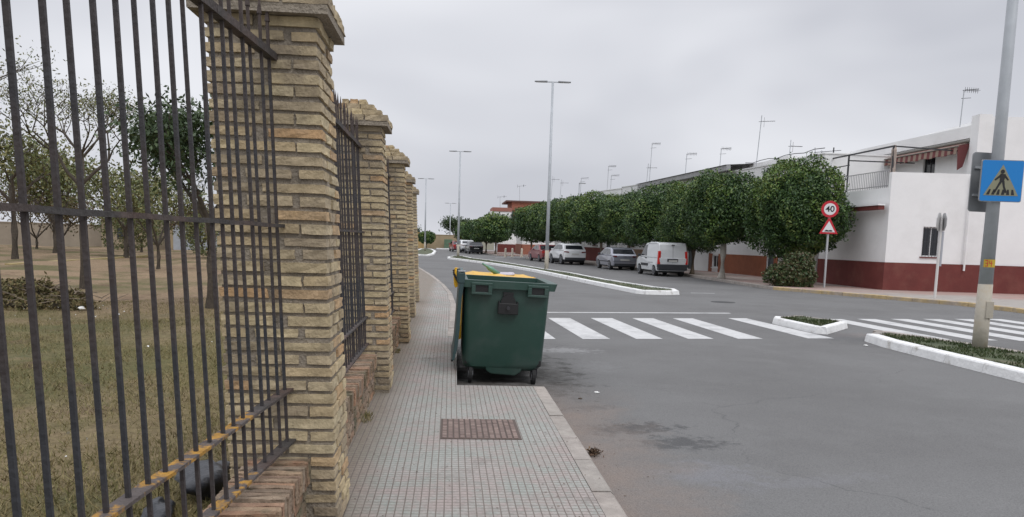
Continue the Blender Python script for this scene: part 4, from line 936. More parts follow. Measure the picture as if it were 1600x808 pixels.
# single street lamp behind the tree row
def mast(label, loc, H, kind, rz=0, group='rooftop aerials'):
    t = thing('rooftop_aerial', label, 'aerial', loc, rz, group); b = MB(); b.tube([(0, 0, 0), (0, 0, H)], .022, 6)
    lean = {0: .05, 1: -.03, 2: .03}[kind % 3]; b.v = [(x + lean * z, y, z) for x, y, z in b.v]; b.build('mast', steel_m, t)
    a = MB(); x0 = lean * H
    if kind == 0:
        a.bar((x0 - .15, 0, H - .35), (x0 + .75, 0, H - .30), .02)
        for k in range(8): a.bar((x0 + k * .1, -.12, H - .32), (x0 + k * .1, .12, H - .32), .012)
        a.bar((x0 + .15, 0, H - .65), (x0 + .15, 0, H - .1), .012)
    elif kind == 1:
        a.bar((x0 - .35, 0, H - .1), (x0 + .9, 0, H + .02), .022)
        for k in range(11): a.bar((x0 - .3 + k * .11, -.16, H - .09 + k * .01), (x0 - .3 + k * .11, .16, H - .09 + k * .01), .012)
        a.bar((x0 - .3, -.1, H - .3), (x0 - .3, .1, H + .15), .02); a.bar((x0 + .55, 0, H - .15), (x0 + .55, 0, H + .15), .05)
    else:
        a.bar((x0 - .05, 0, H - .02), (x0 + .7, 0, H + .08), .022)
        for k in range(7): a.bar((x0 + .05 + k * .1, -.14, H), (x0 + .05 + k * .1, .14, H), .012); a.bar((x0 + .05 + k * .1, 0, H - .1), (x0 + .05 + k * .1, 0, H + .12), .01)
        a.bar((x0 - .1, 0, H - .35), (x0 + .35, 0, H - .3), .018)
    a.build('antenna', darkmetal_m, t); return t

# ------------------------------------------------------------------ signs
def disc(mb, c, r, y0, y1, n=32): mb.tube([(c[0], y0, c[1]), (c[0], y1, c[1])], r, n)
def flat_poly(pts, y0, y1):
    """plate in the xz plane between y0 (front) and y1"""
    b = MB(); n = len(pts); b.v = [(x, y0, z) for x, z in pts] + [(x, y1, z) for x, z in pts]
    b.f = [tuple(range(n)), tuple(reversed(range(n, 2 * n)))] + [(k, k + n, (k + 1) % n + n, (k + 1) % n) for k in range(n)]; return b
def rrect(x0, z0, x1, z1, r, n=5):
    p = []
    for cx, cz, a0 in ((x1 - r, z1 - r, 0), (x0 + r, z1 - r, 90), (x0 + r, z0 + r, 180), (x1 - r, z0 + r, 270)):
        for k in range(n + 1): a = R(a0 + 90 * k / n); p.append((cx + r * math.cos(a), cz + r * math.sin(a)))
    return p
# pedestrian crossing sign clamped to the near lamp, and the grey back of the sign facing the other way
s = thing('crossing_sign', 'square blue pedestrian crossing sign with a walking figure on the right lamp pole', 'road sign', (8.88, 12.52, 2.86), R(-4))
plate = flat_poly(rrect(-.345, -.335, .345, .335, .03), -.012, .012).build('plate', signback_m, s)
flat_poly(rrect(-.335, -.325, .335, .325, .03), -.0155, -.0125).build('blue_face', signblue_m, s)
flat_poly([(-.285, -.235), (.285, -.235), (.0, .26)], -.019, -.016).build('triangle', signyellow_m, s)
pic = MB()
def pp(pts): 
    b = flat_poly(pts, -.0225, -.0195); i = len(pic.v); pic.v += b.v; pic.f += [tuple(i + k for k in f) for f in b.f]
pp([(.03 * math.cos(a) + .0, .03 * math.sin(a) + .115) for a in np.linspace(0, 6.28, 13)[:-1]])
pp([(-.035, -.02), (.03, -.02), (.045, .08), (-.03, .085)])           # torso
pp([(-.03, .075), (-.11, .0), (-.095, -.015), (-.02, .04)]); pp([(.04, .075), (.10, .0), (.085, -.012), (.03, .035)])
pp([(-.03, -.015), (.01, -.02), (-.045, -.11), (-.085, -.19), (-.11, -.18), (-.07, -.10)]); pp([(0, -.02), (.035, -.015), (.05, -.10), (.085, -.18), (.055, -.19), (.02, -.10)])
for k in range(6):
    x = -.215 + k * .073; pp([(x, -.215), (x + .045, -.215), (x + .045 + .02 * (1 - k / 2.5), -.14), (x + .02 + .02 * (1 - k / 2.5), -.14)])
pic.v = [(x * 1.12, y, z * 1.12 + .02) for x, y, z in pic.v]; pic.build('walking_figure', signblack_m, s)
b = MB(); b.box((-.12, .0121, -.2), (.12, .03, -.17)); b.box((-.12, .0121, .17), (.12, .03, .2)); b.build('clamp', steel_m, s)
s = thing('sign_back', 'grey back of a rounded square sign behind the blue crossing sign', 'road sign', (8.83, 12.82, 2.87), R(8))
flat_poly(rrect(-.30, -.50, .30, .47, .06), -.0, .014).build('plate', signback_m, s); flat_poly(rrect(-.285, -.485, .285, .455, .05), -.004, -.001).build('back_panel', mat('back_panel', (.22, .23, .24), .5, metal=.3), s)
b = MB(); b.box((-.25, -.03, -.25), (.25, -.005, -.21)); b.box((-.25, -.03, .2), (.25, -.005, .24)); b.build('clamp', steel_m, s)

# 40 limit over a road hump warning
s = thing('traffic_sign', 'post with a red-ringed 40 speed limit sign above a triangular hump warning', 'road sign', (15.42, 31.95, .13), R(-17))
b = MB(); b.tube([(0, 0, -.05), (0, 0, 3.2)], .045, 12); b.build('post', mat('pale_post', (.45, .46, .47), .5, metal=.2), s)
b = MB(); disc(b, (0, 3.20), .34, -.085, -.06, 40); rd = b.build('round_plate', signred_m, s)
b = MB(); disc(b, (0, 3.20), .235, -.089, -.0855, 40); b.build('white_disc', signwhite_m, rd)
def text(txt, size, m, parent, loc, rot=(math.pi/2, 0, 0), bold=.02):
    cu = bpy.data.curves.new('numerals', 'FONT'); cu.body = txt; cu.size = size; cu.align_x = 'CENTER'; cu.align_y = 'CENTER'; cu.extrude = .002; cu.offset = bold
    o = bpy.data.objects.new('numerals', cu); COL.objects.link(o); o.parent = parent; o.location = loc; o.rotation_euler = rot; cu.materials.append(m); return o
tx = text('40', .33, signblack_m, rd, (0, -.0925, 3.20), bold=.005)
dg = bpy.context.evaluated_depsgraph_get(); tm = bpy.data.meshes.new_from_object(tx.evaluated_get(dg)); tm.materials.clear(); tm.materials.append(signblack_m)
bpy.data.objects.remove(tx); tx = bpy.data.objects.new('numerals', tm); COL.objects.link(tx); tx.parent = rd; tx.location = (0, -.0925, 3.20); tx.rotation_euler = (math.pi/2, 0, 0); tx.scale = (1.06, 1, 1)
def tri(r, cz): return [(r * math.cos(a), cz + r * math.sin(a)) for a in (math.pi/2, math.pi/2 + 2.0944, math.pi/2 + 4.18879)]
td = flat_poly([(-.36, -.30), (.36, -.30), (.04, .33), (-.04, .33)], -.085, -.06); td.v = [(x, y, z + 2.50) for x, y, z in td.v]; td = td.build('triangular_plate', signred_m, s)
b = flat_poly([(-.25, 2.27), (.25, 2.27), (0, 2.72)], -.089, -.0855); b.build('white_triangle', signwhite_m, td)
b = flat_poly([(-.15, 2.295), (.15, 2.295), (.15, 2.325), (.10, 2.36), (.05, 2.355), (0, 2.335), (-.05, 2.355), (-.10, 2.36), (-.15, 2.325)], -.0925, -.0895); b.build('hump_symbol', signblack_m, td)
# sign seen nearly edge-on in front of the white house
s = thing('traffic_sign', 'pale post with two octagonal sign plates seen almost edge-on before the barred window', 'road sign', (16.85, 26.6, .13), 0)
b = MB(); b.tube([(0, 0, -.05), (0, 0, 2.8)], .045, 12); b.build('post', mat('white_post', (.62, .60, .58), .6), s)
oct_ = [(.33 * math.cos(R(22.5 + 45 * k)), 2.62 + .33 * math.sin(R(22.5 + 45 * k))) for k in range(8)]
for dx, ang, nm in ((-.09, 44, 'octagonal_plate'), (.09, 73, 'octagonal_plate')):
    b = flat_poly(oct_, -.008, .008); M = Matrix.Translation((dx, 0, 0)) @ Matrix.Rotation(R(ang), 4, 'Z'); b.xform(M); b.build(nm, mat('plate_grey', (.42, .42, .42), .5, var=.2), s)
b = MB(); b.box((.05, -.02, 1.1), (.12, .02, 2.3)); b.build('side_strip', mat('strip_grey', (.35, .36, .40), .6), s)

# ------------------------------------------------------------------ vehicles
def car(kind, label, cat, loc, heading, paint, name):
    t = thing(name, label, cat, loc, heading, 'vehicles parked along the right kerb')
    if kind == 'van': L, W, H = 4.03, 1.68, 1.82; low = [(.02, .30), (-.01, .45), (0, .98), (.03, 1.0), (3.10, 1.0), (3.12, 1.06), (3.55, .98), (3.9, .80), (4.0, .62), (4.02, .32)]; up = [(.03, 1.0), (.08, 1.40), (.14, 1.70), (.24, 1.80), (.6, 1.83), (1.6, 1.84), (1.75, 1.80), (2.25, 1.77), (3.10, 1.04), (3.12, 1.0)]; wb = (.70, 3.30); wr = .30
    elif kind == 'hatch': L, W, H = 3.95, 1.70, 1.44; low = [(.04, .28), (-.01, .42), (0, .62), (.10, .90), (.16, .93), (2.95, .93), (3.5, .82), (3.86, .66), (3.95, .5), (3.95, .28)]; up = [(.16, .93), (.30, 1.02), (.62, 1.34), (.80, 1.41), (1.3, 1.44), (1.9, 1.43), (2.2, 1.38), (2.95, .94), (2.95, .93)]; wb = (.68, 3.14); wr = .31
    elif kind == 'suv': L, W, H = 4.35, 1.80, 1.60; low = [(.05, .40), (-.01, .52), (0, .72), (.08, 1.02), (.14, 1.06), (3.2, 1.06), (3.85, .98), (4.22, .80), (4.33, .62), (4.33, .36)]; up = [(.14, 1.06), (.24, 1.14), (.55, 1.46), (.70, 1.55), (1.3, 1.60), (2.0, 1.59), (2.4, 1.54), (3.2, 1.07), (3.2, 1.06)]; wb = (.78, 3.44); wr = .36
    else: L, W, H = 4.4, 1.70, 1.42; low = [(.04, .28), (-.01, .42), (0, .66), (.06, .94), (.55, .98), (.60, .98), (3.25, .93), (3.9, .84), (4.3, .66), (4.38, .5), (4.38, .28)]; up = [(.60, .98), (1.15, 1.36), (1.35, 1.41), (1.9, 1.42), (2.3, 1.39), (3.25, .94), (3.25, .93)]; wb = (.85, 3.45); wr = .31
    belt = low[3][1] if kind != 'sedan' else .95
    def wid(z):
        f = max(0, min(1, (z - .3) / .4)); base = W / 2 - .045 * (1 - f)
        return base - max(0, z - belt) * (.09 if kind == 'van' else .26)
    # lower body with wheel arches
    prof = list(low)
    r_ = wr + .045
    for wy in reversed(wb):
        zz = low[0][1]
        a0 = math.asin(max(-1, min(1, (zz - wr) / r_)))
        for k in range(9): a = a0 + (math.pi - 2 * a0) * k / 8; prof.append((wy + r_ * math.cos(a), wr + r_ * math.sin(a)))
    def slab_(poly, e, tumble=True):
        b = MB(); n = len(poly); cy = sum(p[0] for p in poly) / n; cz = sum(p[1] for p in poly) / n
        rings = []
        for s_, off, ins in ((-1, 0, e), (-1, e * 1.3, 0), (1, e * 1.3, 0), (1, 0, e)):
            rg = []
            for (y, z) in poly:
                yy = cy + (y - cy) * (1 - ins / (L / 2)); z2 = z - (ins * .9 if z > cz else -ins * .2); x = s_ * (wid(z) - off)
                # plan taper at the ends
                ex = max(0, .35 - y) / .35 if y < .35 else max(0, y - (L - .6)) / .6; x *= 1 - .07 * min(1, ex) ** 2
                rg.append((x, yy, z2))
            rings.append(rg)
        for rg in rings: b.v += rg
        for k in range(3):
            for j in range(n): a = k * n + j; c = k * n + (j + 1) % n; b.f.append((a, a + n, c + n, c))
        b.f.append(tuple(range(n))); b.f.append(tuple(reversed([3 * n + j for j in range(n)])))
        return b
    b = slab_(prof, .035); 
    me = b.build('body', paint, t); bm = bmesh.new(); bm.from_mesh(me.data); bmesh.ops.recalc_face_normals(bm, faces=bm.faces); bmesh.ops.triangulate(bm, faces=[f for f in bm.faces if len(f.verts) > 4]); bm.to_mesh(me.data); bm.free()
    b2 = slab_(up, .03); me2 = b2.build('cabin', paint, t); bm = bmesh.new(); bm.from_mesh(me2.data); bmesh.ops.recalc_face_normals(bm, faces=bm.faces); bm.to_mesh(me2.data); bm.free()
    ub = MB(); ub.box((-W/2 + .12, .15, .2), (W/2 - .12, L - .2, .55)); ub.build('underbody', rubber_m, t)
    # side windows
    def xs(z): return wid(z) + .004
    def sidepanel(pts, nm, m, s_, dx=0):
        b = MB(); n = len(pts); b.v = [(s_ * (xs(z) + dx), y, z) for y, z in pts] + [(s_ * (xs(z) - .02), y, z) for y, z in pts]
        b.f = [tuple(range(n)), tuple(reversed(range(n, 2 * n)))] + [(k, k + n, (k + 1) % n + n, (k + 1) % n) for k in range(n)]
        o = b.build(nm, m, t); bm = bmesh.new(); bm.from_mesh(o.data); bmesh.ops.recalc_face_normals(bm, faces=bm.faces); bm.to_mesh(o.data); bm.free(); return o
    wins = {'van': [[(2.0, 1.08), (3.0, 1.08), (2.98, 1.12), (2.28, 1.66), (2.0, 1.68)]],
            'hatch': [[(.52, 1.05), (.72, .98), (1.45, .98), (1.45, 1.36), (.92, 1.34)], [(1.52, .98), (2.75, .98), (2.14, 1.34), (1.52, 1.36)]],
            'suv': [[(.55, 1.22), (.85, 1.12), (1.6, 1.12), (1.6, 1.50), (.95, 1.47)], [(1.68, 1.12), (2.98, 1.12), (2.35, 1.49), (1.68, 1.50)]],
            'sedan': [[(.98, 1.02), (1.75, 1.0), (1.75, 1.35), (1.36, 1.34)], [(1.82, 1.0), (3.0, .99), (2.3, 1.34), (1.82, 1.35)]]}[kind]
    for s_ in (-1, 1):
        for w in wins: sidepanel(w, 'side_window', glass_m, s_)
    # rear and front glass follow the cabin outline
    def crosspanel(p, q, nm, m, f0=.08, f1=.92, wscale=.86, off=.006, front=False):
        (y0, z0), (y1, z1) = p, q; a = (y0 + (y1 - y0) * f0, z0 + (z1 - z0) * f0); c = (y0 + (y1 - y0) * f1, z0 + (z1 - z0) * f1)
        sg = 1 if front else -1
        d = Vector((0, a[0] - c[0], a[1] - c[1])).normalized(); nr = Vector((0, -d.z, d.y)) 
        if nr.y * sg < 0: nr = -nr
        b = MB(); X0 = wid(a[1]) * wscale; X1 = wid(c[1]) * wscale; o_ = nr * off; i_ = nr * -.03
        V = [Vector((-X0, a[0], a[1])), Vector((X0, a[0], a[1])), Vector((X1, c[0], c[1])), Vector((-X1, c[0], c[1]))]
        b.v = [tuple(v + o_) for v in V] + [tuple(v + i_) for v in V]; b.f = [(0, 1, 2, 3), (7, 6, 5, 4), (0, 4, 5, 1), (1, 5, 6, 2), (2, 6, 7, 3), (3, 7, 4, 0)]
        o = b.build(nm, m, t); bm = bmesh.new(); bm.from_mesh(o.data); bmesh.ops.recalc_face_normals(bm, faces=bm.faces); bm.to_mesh(o.data); bm.free(); return o
    if kind == 'hatch': crosspanel(up[1], up[2], 'rear_window', glass_m, .05, .95); crosspanel(up[-2], up[-3], 'windscreen', glass_m, .06, .95, front=True)
    elif kind == 'suv': crosspanel(up[1], up[2], 'rear_window', glass_m, .08, .95, .80); crosspanel(up[-2], up[-3], 'windscreen', glass_m, .06, .95, front=True)
    elif kind == 'sedan': crosspanel(up[0], up[1], 'rear_window', glass_m, .08, .92); crosspanel(up[-2], up[-3], 'windscreen', glass_m, .06, .95, front=True)
    else: crosspanel(up[-2], up[-3], 'windscreen', glass_m, .06, .95, front=True)
    # wheels
    for s_ in (-1, 1):
        for wy in wb:
            b = MB(); b.tube([(s_ * (W/2 - .21), wy, wr), (s_ * (W/2 - .02), wy, wr)], wr, 28); w = b.build('wheel', tyre_m, t, bevel=.02)
            b = MB(); b.tube([(s_ * (W/2 - .08), wy, wr), (s_ * (W/2 - .008), wy, wr)], wr * .66, 24); rimo = b.build('rim', trim_m, w)
            b = MB()
            for k in range(7):
                a = k * 2 * math.pi / 7; b.bar((s_ * (W/2 - .006), wy, wr), (s_ * (W/2 - .006), wy + math.cos(a) * wr * .6, wr + math.sin(a) * wr * .6), .05, .014)
            b.tube([(s_ * (W/2 - .02), wy, wr), (s_ * (W/2 + .002), wy, wr)], wr * .2, 14)
            nseg = 20
            for k in range(nseg):
                a = k * 2 * math.pi / nseg; a2 = (k + 1) * 2 * math.pi / nseg; rr = wr * .62; b.bar((s_ * (W/2 - .004), wy + math.cos(a) * rr, wr + math.sin(a) * rr), (s_ * (W/2 - .004), wy + math.cos(a2) * rr, wr + math.sin(a2) * rr), .012, .045)
            b.build('spokes', rim_m, rimo)
    # rear details
    def rb(x0, x1, y0, y1, z0, z1, nm, m, bev=.012, par=None):
        b = MB(); b.box((x0, y0, z0), (x1, y1, z1)); return b.build(nm, m, par or t, bevel=bev)
    if kind == 'van':
        rb(-.80, .80, -.07, .25, .34, .66, 'rear_bumper', trim_m, .03); rb(-.86, -.78, -.03, .12, .50, .66, 'bumper_corner', trim_m, .02); rb(.78, .86, -.03, .12, .50, .66, 'bumper_corner', trim_m, .02)
        for s_ in (-1, 1):
            b = MB(); b.box((s_ * .70 if s_ > 0 else -.835, -.012, .66), (.835 if s_ > 0 else -.70, .16, 1.36))
            b.v = [(x - s_ * .035 * (z > 1), y + .055 * (z > 1) + 0, z) for x, y, z in b.v]; b.build('tail_lamp', redlamp_m, t, bevel=.015)
        rb(-.32, .28, -.025, .0, .80, .95, 'plate_recess', trim_m, .004); rb(-.24, .24, -.032, -.026, .79, .89, 'number_plate', plate_m, 0); rb(-.08, .08, .06, .10, 1.66, 1.71, 'brake_lamp', trim_m, .004)
        b = MB(); b.bar((-.004, -.010, .70), (-.004, .016, 1.10), .008); b.bar((-.004, .016, 1.1), (-.004, .09, 1.62), .008); b.build('door_seam', trim_m, t)
        for s_ in (-1, 1):
            sidepanel([(1.75, .52), (2.95, .52), (2.95, .66), (1.75, .66)], 'side_strip', trim_m, s_, .012); sidepanel([(1.93, .45), (1.945, .45), (1.945, 1.70), (1.93, 1.70)], 'door_seam', trim_m, s_, .002)
            sidepanel([(1.99, .93), (2.15, .93), (2.15, .98), (1.99, .98)], 'door_handle', trim_m, s_, .03); sidepanel([(.9, .72), (1.65, .72), (1.65, .735), (.9, .735)], 'door_seam', trim_m, s_, .002)
            sidepanel([(.45, 1.73), (1.9, 1.73), (1.9, 1.745), (.45, 1.745)], 'roof_gutter', trim_m, s_, .003)
    elif kind == 'hatch':
        rb(-.70, .70, -.03, .1, .26, .42, 'lower_bumper', trim_m, .02); rb(-.30, .30, -.022, .02, .60, .70, 'number_plate', plate_m, .003)
        b = MB(); b.bar((-.80, -.006, .55), (.80, -.006, .55), .02, .014); b.build('bumper_seam', trim_m, t)
        for s_ in (-1, 1):
            b = MB(); b.box((s_ * .52 if s_ > 0 else -.80, .05, .82), (.80 if s_ > 0 else -.52, .20, .92)); b.v = [(x, y - .02 + .07 * (abs(x) > .7), z) for x, y, z in b.v]; b.build('tail_lamp', mat('smoked_lamp', (.12, .02, .025), .2), t, bevel=.012)
            sidepanel([(.95, .50), (2.9, .50), (2.9, .56), (.95, .56)], 'side_strip', trim_m, s_, .01)
        rb(-.05, .05, .045, .08, .85, .91, 'boot_badge', rim_m, .003)
    elif kind == 'suv':
        rb(-.80, .80, -.03, .25, .34, .56, 'lower_bumper', trim_m, .03); rb(-.28, .28, -.02, .03, .76, .86, 'number_plate', plate_m, .003)
        for s_ in (-1, 1):
            b = MB(); b.box((s_ * .50 if s_ > 0 else -.86, .0, .90), (.86 if s_ > 0 else -.50, .25, .99)); b.v = [(x, y + .07 * (abs(x) > .7), z + .03 * (abs(x) > .7)) for x, y, z in b.v]; b.build('tail_lamp', mat('dark_red_lamp', (.16, .02, .02), .2), t, bevel=.012)
            for wy in wb: sidepanel([(wy + (wr + .09) * math.cos(a), wr + (wr + .09) * math.sin(a)) for a in np.linspace(.0, math.pi, 9)] + [(wy + (wr + .04) * math.cos(a), wr + (wr + .04) * math.sin(a)) for a in np.linspace(math.pi, 0, 9)], 'arch_trim', trim_m, s_, .006)
            sidepanel([(1.2, .38), (3.0, .38), (3.0, .46), (1.2, .46)], 'side_strip', trim_m, s_, .008)
        b = MB(); b.bar((-.62, 1.0, 1.62), (-.62, 2.4, 1.62), .03); b.bar((.62, 1.0, 1.62), (.62, 2.4, 1.62), .03); b.build('roof_rails', steel_m, t)
    else:
        rb(-.26, .26, -.02, .03, .70, .80, 'number_plate', plate_m, .003); rb(-.8, .8, -.03, .12, .30, .40, 'lower_bumper', trim_m, .02)
        for s_ in (-1, 1):
            b = MB(); b.box((s_ * .50 if s_ > 0 else -.80, -.012, .72), (.80 if s_ > 0 else -.50, .15, .90)); b.v = [(x, y + .03 * (abs(x) > .7), z) for x, y, z in b.v]; b.build('tail_lamp', redlamp_m, t, bevel=.012)
    ym = {'van': 2.95, 'hatch': 2.55, 'suv': 2.75, 'sedan': 2.8}[kind]
    for s_ in (-1, 1):
        b = MB(); b.box((s_ * (W/2 + .02) if s_ > 0 else -(W/2 + .18), ym, belt + .02), ((W/2 + .18) if s_ > 0 else -(W/2 + .02), ym + .09, belt + .16)); mo = b.build('mirror', trim_m if kind in ('van', 'hatch') else paint, t, bevel=.02)
        b = MB(); b.bar((s_ * (W/2 - .1), ym + .04, belt + .05), (s_ * (W/2 + .06), ym + .04, belt + .06), .03); b.build('mirror_arm', trim_m, mo)
    return t
car('van', 'small white panel van with tall red tail lamps and a dark grey bumper', 'van', (11.9, 42.2, 0), R(4), vanwhite_m, 'parked_van')
car('hatch', 'silver grey hatchback parked ahead of the white van', 'car', (11.15, 50.6, 0), R(6), silver_m, 'parked_car')
car('suv', 'white sport utility car parked between the silver and the red car', 'car', (9.35, 59.6, 0), R(9), carwhite_m, 'parked_car')
car('sedan', 'dark red saloon car partly behind the middle lamp post', 'car', (8.35, 66.0, 0), R(10), red_m, 'parked_car')
car('hatch', 'black car parked farther down the road under the far trees', 'car', (3.05, 93.5, 0), R(8), blackcar_m, 'parked_car')
car('suv', 'white car just ahead of the far black car', 'car', (2.2, 100.0, 0), R(8), carwhite_m, 'parked_car')
car('sedan', 'farthest dark red car in the line under the far trees', 'car', (1.2, 107.0, 0), R(8), red_m, 'parked_car')

# ------------------------------------------------------------------ houses on the right
def wall_holes(mb, O, U, L, z0, z1, holes, depth=.14):
    """facade quads in the plane through O along unit U, with rectangular openings and their reveals; holes = (u0,v0,u1,v1)"""
    O = Vector(O); U = Vector(U); Z = Vector((0, 0, 1)); Nn = Vector((U.y, -U.x, 0))  # outward
    us = sorted({0, L, *[h[0] for h in holes], *[h[2] for h in holes]}); vs = sorted({z0, z1, *[h[1] for h in holes], *[h[3] for h in holes]})
    P = lambda u, v, d=0: tuple(O + U * u + Z * v - Nn * d)
    for a, b in zip(us[:-1], us[1:]):
        for c, d in zip(vs[:-1], vs[1:]):
            if any(h[0] <= a + 1e-6 and h[2] >= b - 1e-6 and h[1] <= c + 1e-6 and h[3] >= d - 1e-6 for h in holes): continue
            mb.quad(P(a, c), P(b, c), P(b, d), P(a, d))
    for (u0, v0, u1, v1) in holes:
        mb.quad(P(u0, v0), P(u0, v0, depth), P(u0, v1, depth), P(u0, v1)); mb.quad(P(u1, v0), P(u1, v1), P(u1, v1, depth), P(u1, v0, depth))
        mb.quad(P(u0, v1), P(u0, v1, depth), P(u1, v1, depth), P(u1, v1)); mb.quad(P(u0, v0), P(u1, v0), P(u1, v0, depth), P(u0, v0, depth))
def local(O, U):
    """matrix: x along facade, y inward, z up"""
    U = Vector(U); inn = Vector((-U.y, U.x, 0)); return Matrix(((U.x, inn.x, 0, O[0]), (U.y, inn.y, 0, O[1]), (0, 0, 1, O[2]), (0, 0, 0, 1)))
def window(par, O, U, u0, v0, u1, v1, grille=True, door=False, framem=None):
    M = local(O, U); fr = MB(); w = .05
    for a, b in (((u0, .08, v0), (u0 + w, .13, v1)), ((u1 - w, .08, v0), (u1, .13, v1)), ((u0 + w, .08, v1 - w), (u1 - w, .13, v1)), ((u0 + w, .08, v0), (u1 - w, .13, v0 + w))): fr.box(a, b)
    if not door: fr.box(((u0 + u1) / 2 - .025, .08, v0 + w), ((u0 + u1) / 2 + .025, .125, v1 - w))
    f = fr.xform(M).build('door' if door else 'window', framem or (darkmetal_m if door else white2_m), par)
    g_ = MB(); g_.box((u0 + .01, .10, v0 + .01), (u1 - .01, .115, v1 - .01)); g_.xform(M).build('panel' if door else 'pane', mat('dark_door', (.06, .07, .075), .5) if door else glass_m, f)
    if not door:
        s_ = MB(); s_.box((u0 - .06, -.05, v0 - .05), (u1 + .06, .08, v0 - .003)); s_.xform(M).build('sill', maroon_m if grille else white2_m, f)
    if grille:
        g2 = MB(); n = max(3, int((u1 - u0) / .12))
        for k in range(n + 1): x = u0 + .03 + (u1 - u0 - .06) * k / n; g2.bar((x, -.02, v0), (x, -.02, v1), .014)
        for zz in (v0 + .12, (v0 + v1) / 2, v1 - .1): g2.bar((u0, -.02, zz), (u1, -.02, zz), .016)
        g2.xform(M).build('grille', darkmetal_m, f)
def house(label, p0, p1, depth, h, wm, dado=None, openings=(), roofm=None, name='terraced_house', parapet=True, group='terraced houses along the right pavement', zb=.13):
    """p0->p1 runs along the street facade; outward is to the right of that direction"""
    d = Vector((p1[0] - p0[0], p1[1] - p0[1], 0)); L = d.length; U = d.normalized(); inn = Vector((-U.y, U.x, 0))
    t = thing(name, label, 'house', (0, 0, 0), 0, group); O = Vector((p0[0], p0[1], 0)); b = MB()
    holes = [(o[0], o[1], o[2], o[3]) for o in openings]
    wall_holes(b, O, U, L, zb - .15, h, holes)
    A = O + inn * depth; B = O + U * L + inn * depth; E = O + U * L
    for s, e_ in ((E, B), (B, A), (A, O)): b.quad((s.x, s.y, zb - .15), (e_.x, e_.y, zb - .15), (e_.x, e_.y, h), (s.x, s.y, h))
    w = b.build('wall', wm, t)
    rf = MB(); rf.prism([(p.x, p.y) for p in (O + U * .15 + inn * .15, E - U * .15 + inn * .15, B - U * .15 - inn * .15, A + U * .15 - inn * .15)], h - .55, h - .4); rf.build('roof', roofm or greywall_m, t)
    pr = MB(); c_ = .12; M = local(O, U)
    pr.box((-.04, -.04, h), (L + .04, .2, h + .06)); pr.box((-.04, depth - .2, h), (L + .04, depth + .04, h + .06)); pr.box((-.04, .2, h), (.2, depth - .2, h + .06)); pr.box((L - .2, .2, h), (L + .04, depth - .2, h + .06)); pr.xform(M).build('parapet_coping', wm, t)
    if dado:
        dm, dh = dado; dd = MB(); cuts = sorted([(o[0], o[2]) for o in openings if o[1] < dh]); x = 0.0
        for a_, b_ in cuts + [(L, L)]:
            if a_ - x > .02: dd.box((x, -.025, zb - .1), (a_, .0 - .003, dh))
            x = b_
        dd.xform(M).build('dado', dm, t)
    for o in openings: window(t, O, U, *o[:4], grille=o[4] == 'g', door=o[4] == 'd')
    return t
# --- corner house: white, maroon dado
hs = thing('corner_house', 'big white corner house with a maroon band along its foot and a roof terrace', 'house', (0, 0, 0))
CX, CY = 17.55, 31.25
Usouth = Vector((1, -.105, 0)).normalized(); Lw = 5.9
O_w = Vector((CX - .12, 36.9, 0)); dW = Vector((CX, CY, 0)) - O_w; Lwest = dW.length; Uw = dW.normalized()
b = MB(); sw = (1.42, 1.52, 2.12, 2.72)
wall_holes(b, (CX, CY, 0), Usouth, 3.25, 0, 4.85, [sw]); 
wall_holes(b, O_w, Uw, Lwest, 0, 4.25, [])
E1 = Vector((CX, CY, 0)) + Usouth * 3.25
b.quad((E1.x, E1.y, 4.85), (E1.x - .2, E1.y + .2, 4.85), (CX + .2, CY + .2, 4.85), (CX, CY, 4.85)); b.quad((CX, CY, 4.25), (CX, CY, 4.85), (CX, CY + .2, 4.85), (CX, CY + .2, 4.25)); b.quad((CX, CY + .2, 4.25), (CX, CY + .2, 4.85), (CX + .2, CY + .2, 4.85), (CX + .2, CY + .2, 4.25)); b.quad((CX, CY, 4.25), (O_w.x, O_w.y, 4.25), (O_w.x + .2, O_w.y, 4.25), (CX + .2, CY, 4.25)); b.quad((CX + .2, CY, 4.25), (O_w.x + .2, O_w.y, 4.25), (O_w.x + .2, O_w.y, 3.9), (CX + .2, CY, 3.9)); b.quad((CX, CY, 4.85), (CX + .2, CY + .2, 4.85), (CX, CY + .2, 4.85))
b.quad((CX + .2, CY + .2, 4.85), (E1.x - .2, E1.y + .2, 4.85), (E1.x - .2, E1.y + .2, 3.9), (CX + .2, CY + .2, 3.9))
wn = b.build('wall', white_m, hs)
fl = MB(); fl.prism([(CX + .15, CY + .18), (21.3, 31.1), (21.3, 41), (CX + .03, 41)], 3.7, 3.9); fl.build('terrace_floor', greywall_m, hs)
window(hs, (CX, CY, 0), Usouth, *sw, grille=True)
b = MB(); M = local((CX, CY, 0), Usouth); b.box((-.03, -.03, .0), (16, -.003, 1.25)); b.xform(M); b.box((CX - .16, CY + .02, 0), (CX - .04, CY + .0201, 1.25)); b.v = b.v[:-8]; b.f = b.f[:-6]
st = len(b.v); b2 = MB(); b2.box((0, -.03, 0), (Lwest + .03, -.003, 1.25)); b2.xform(local(O_w, Uw)); b.v += b2.v; b.f += [tuple(st + k for k in f) for f in b2.f]
b.build('dado', maroon_m, hs)
# upper storey east of the terrace, and the tower front
b = MB(); M = local(E1, Usouth); T0 = E1 - Vector((0, .0, 0))
tw = MB(); tw.box((0, 0, 0), (.5, .6, 7.2)); tw.box((.5, .03, 0), (13, 9, 7.12)); tw.xform(M); tw.build('tower_wall', white_m, hs)
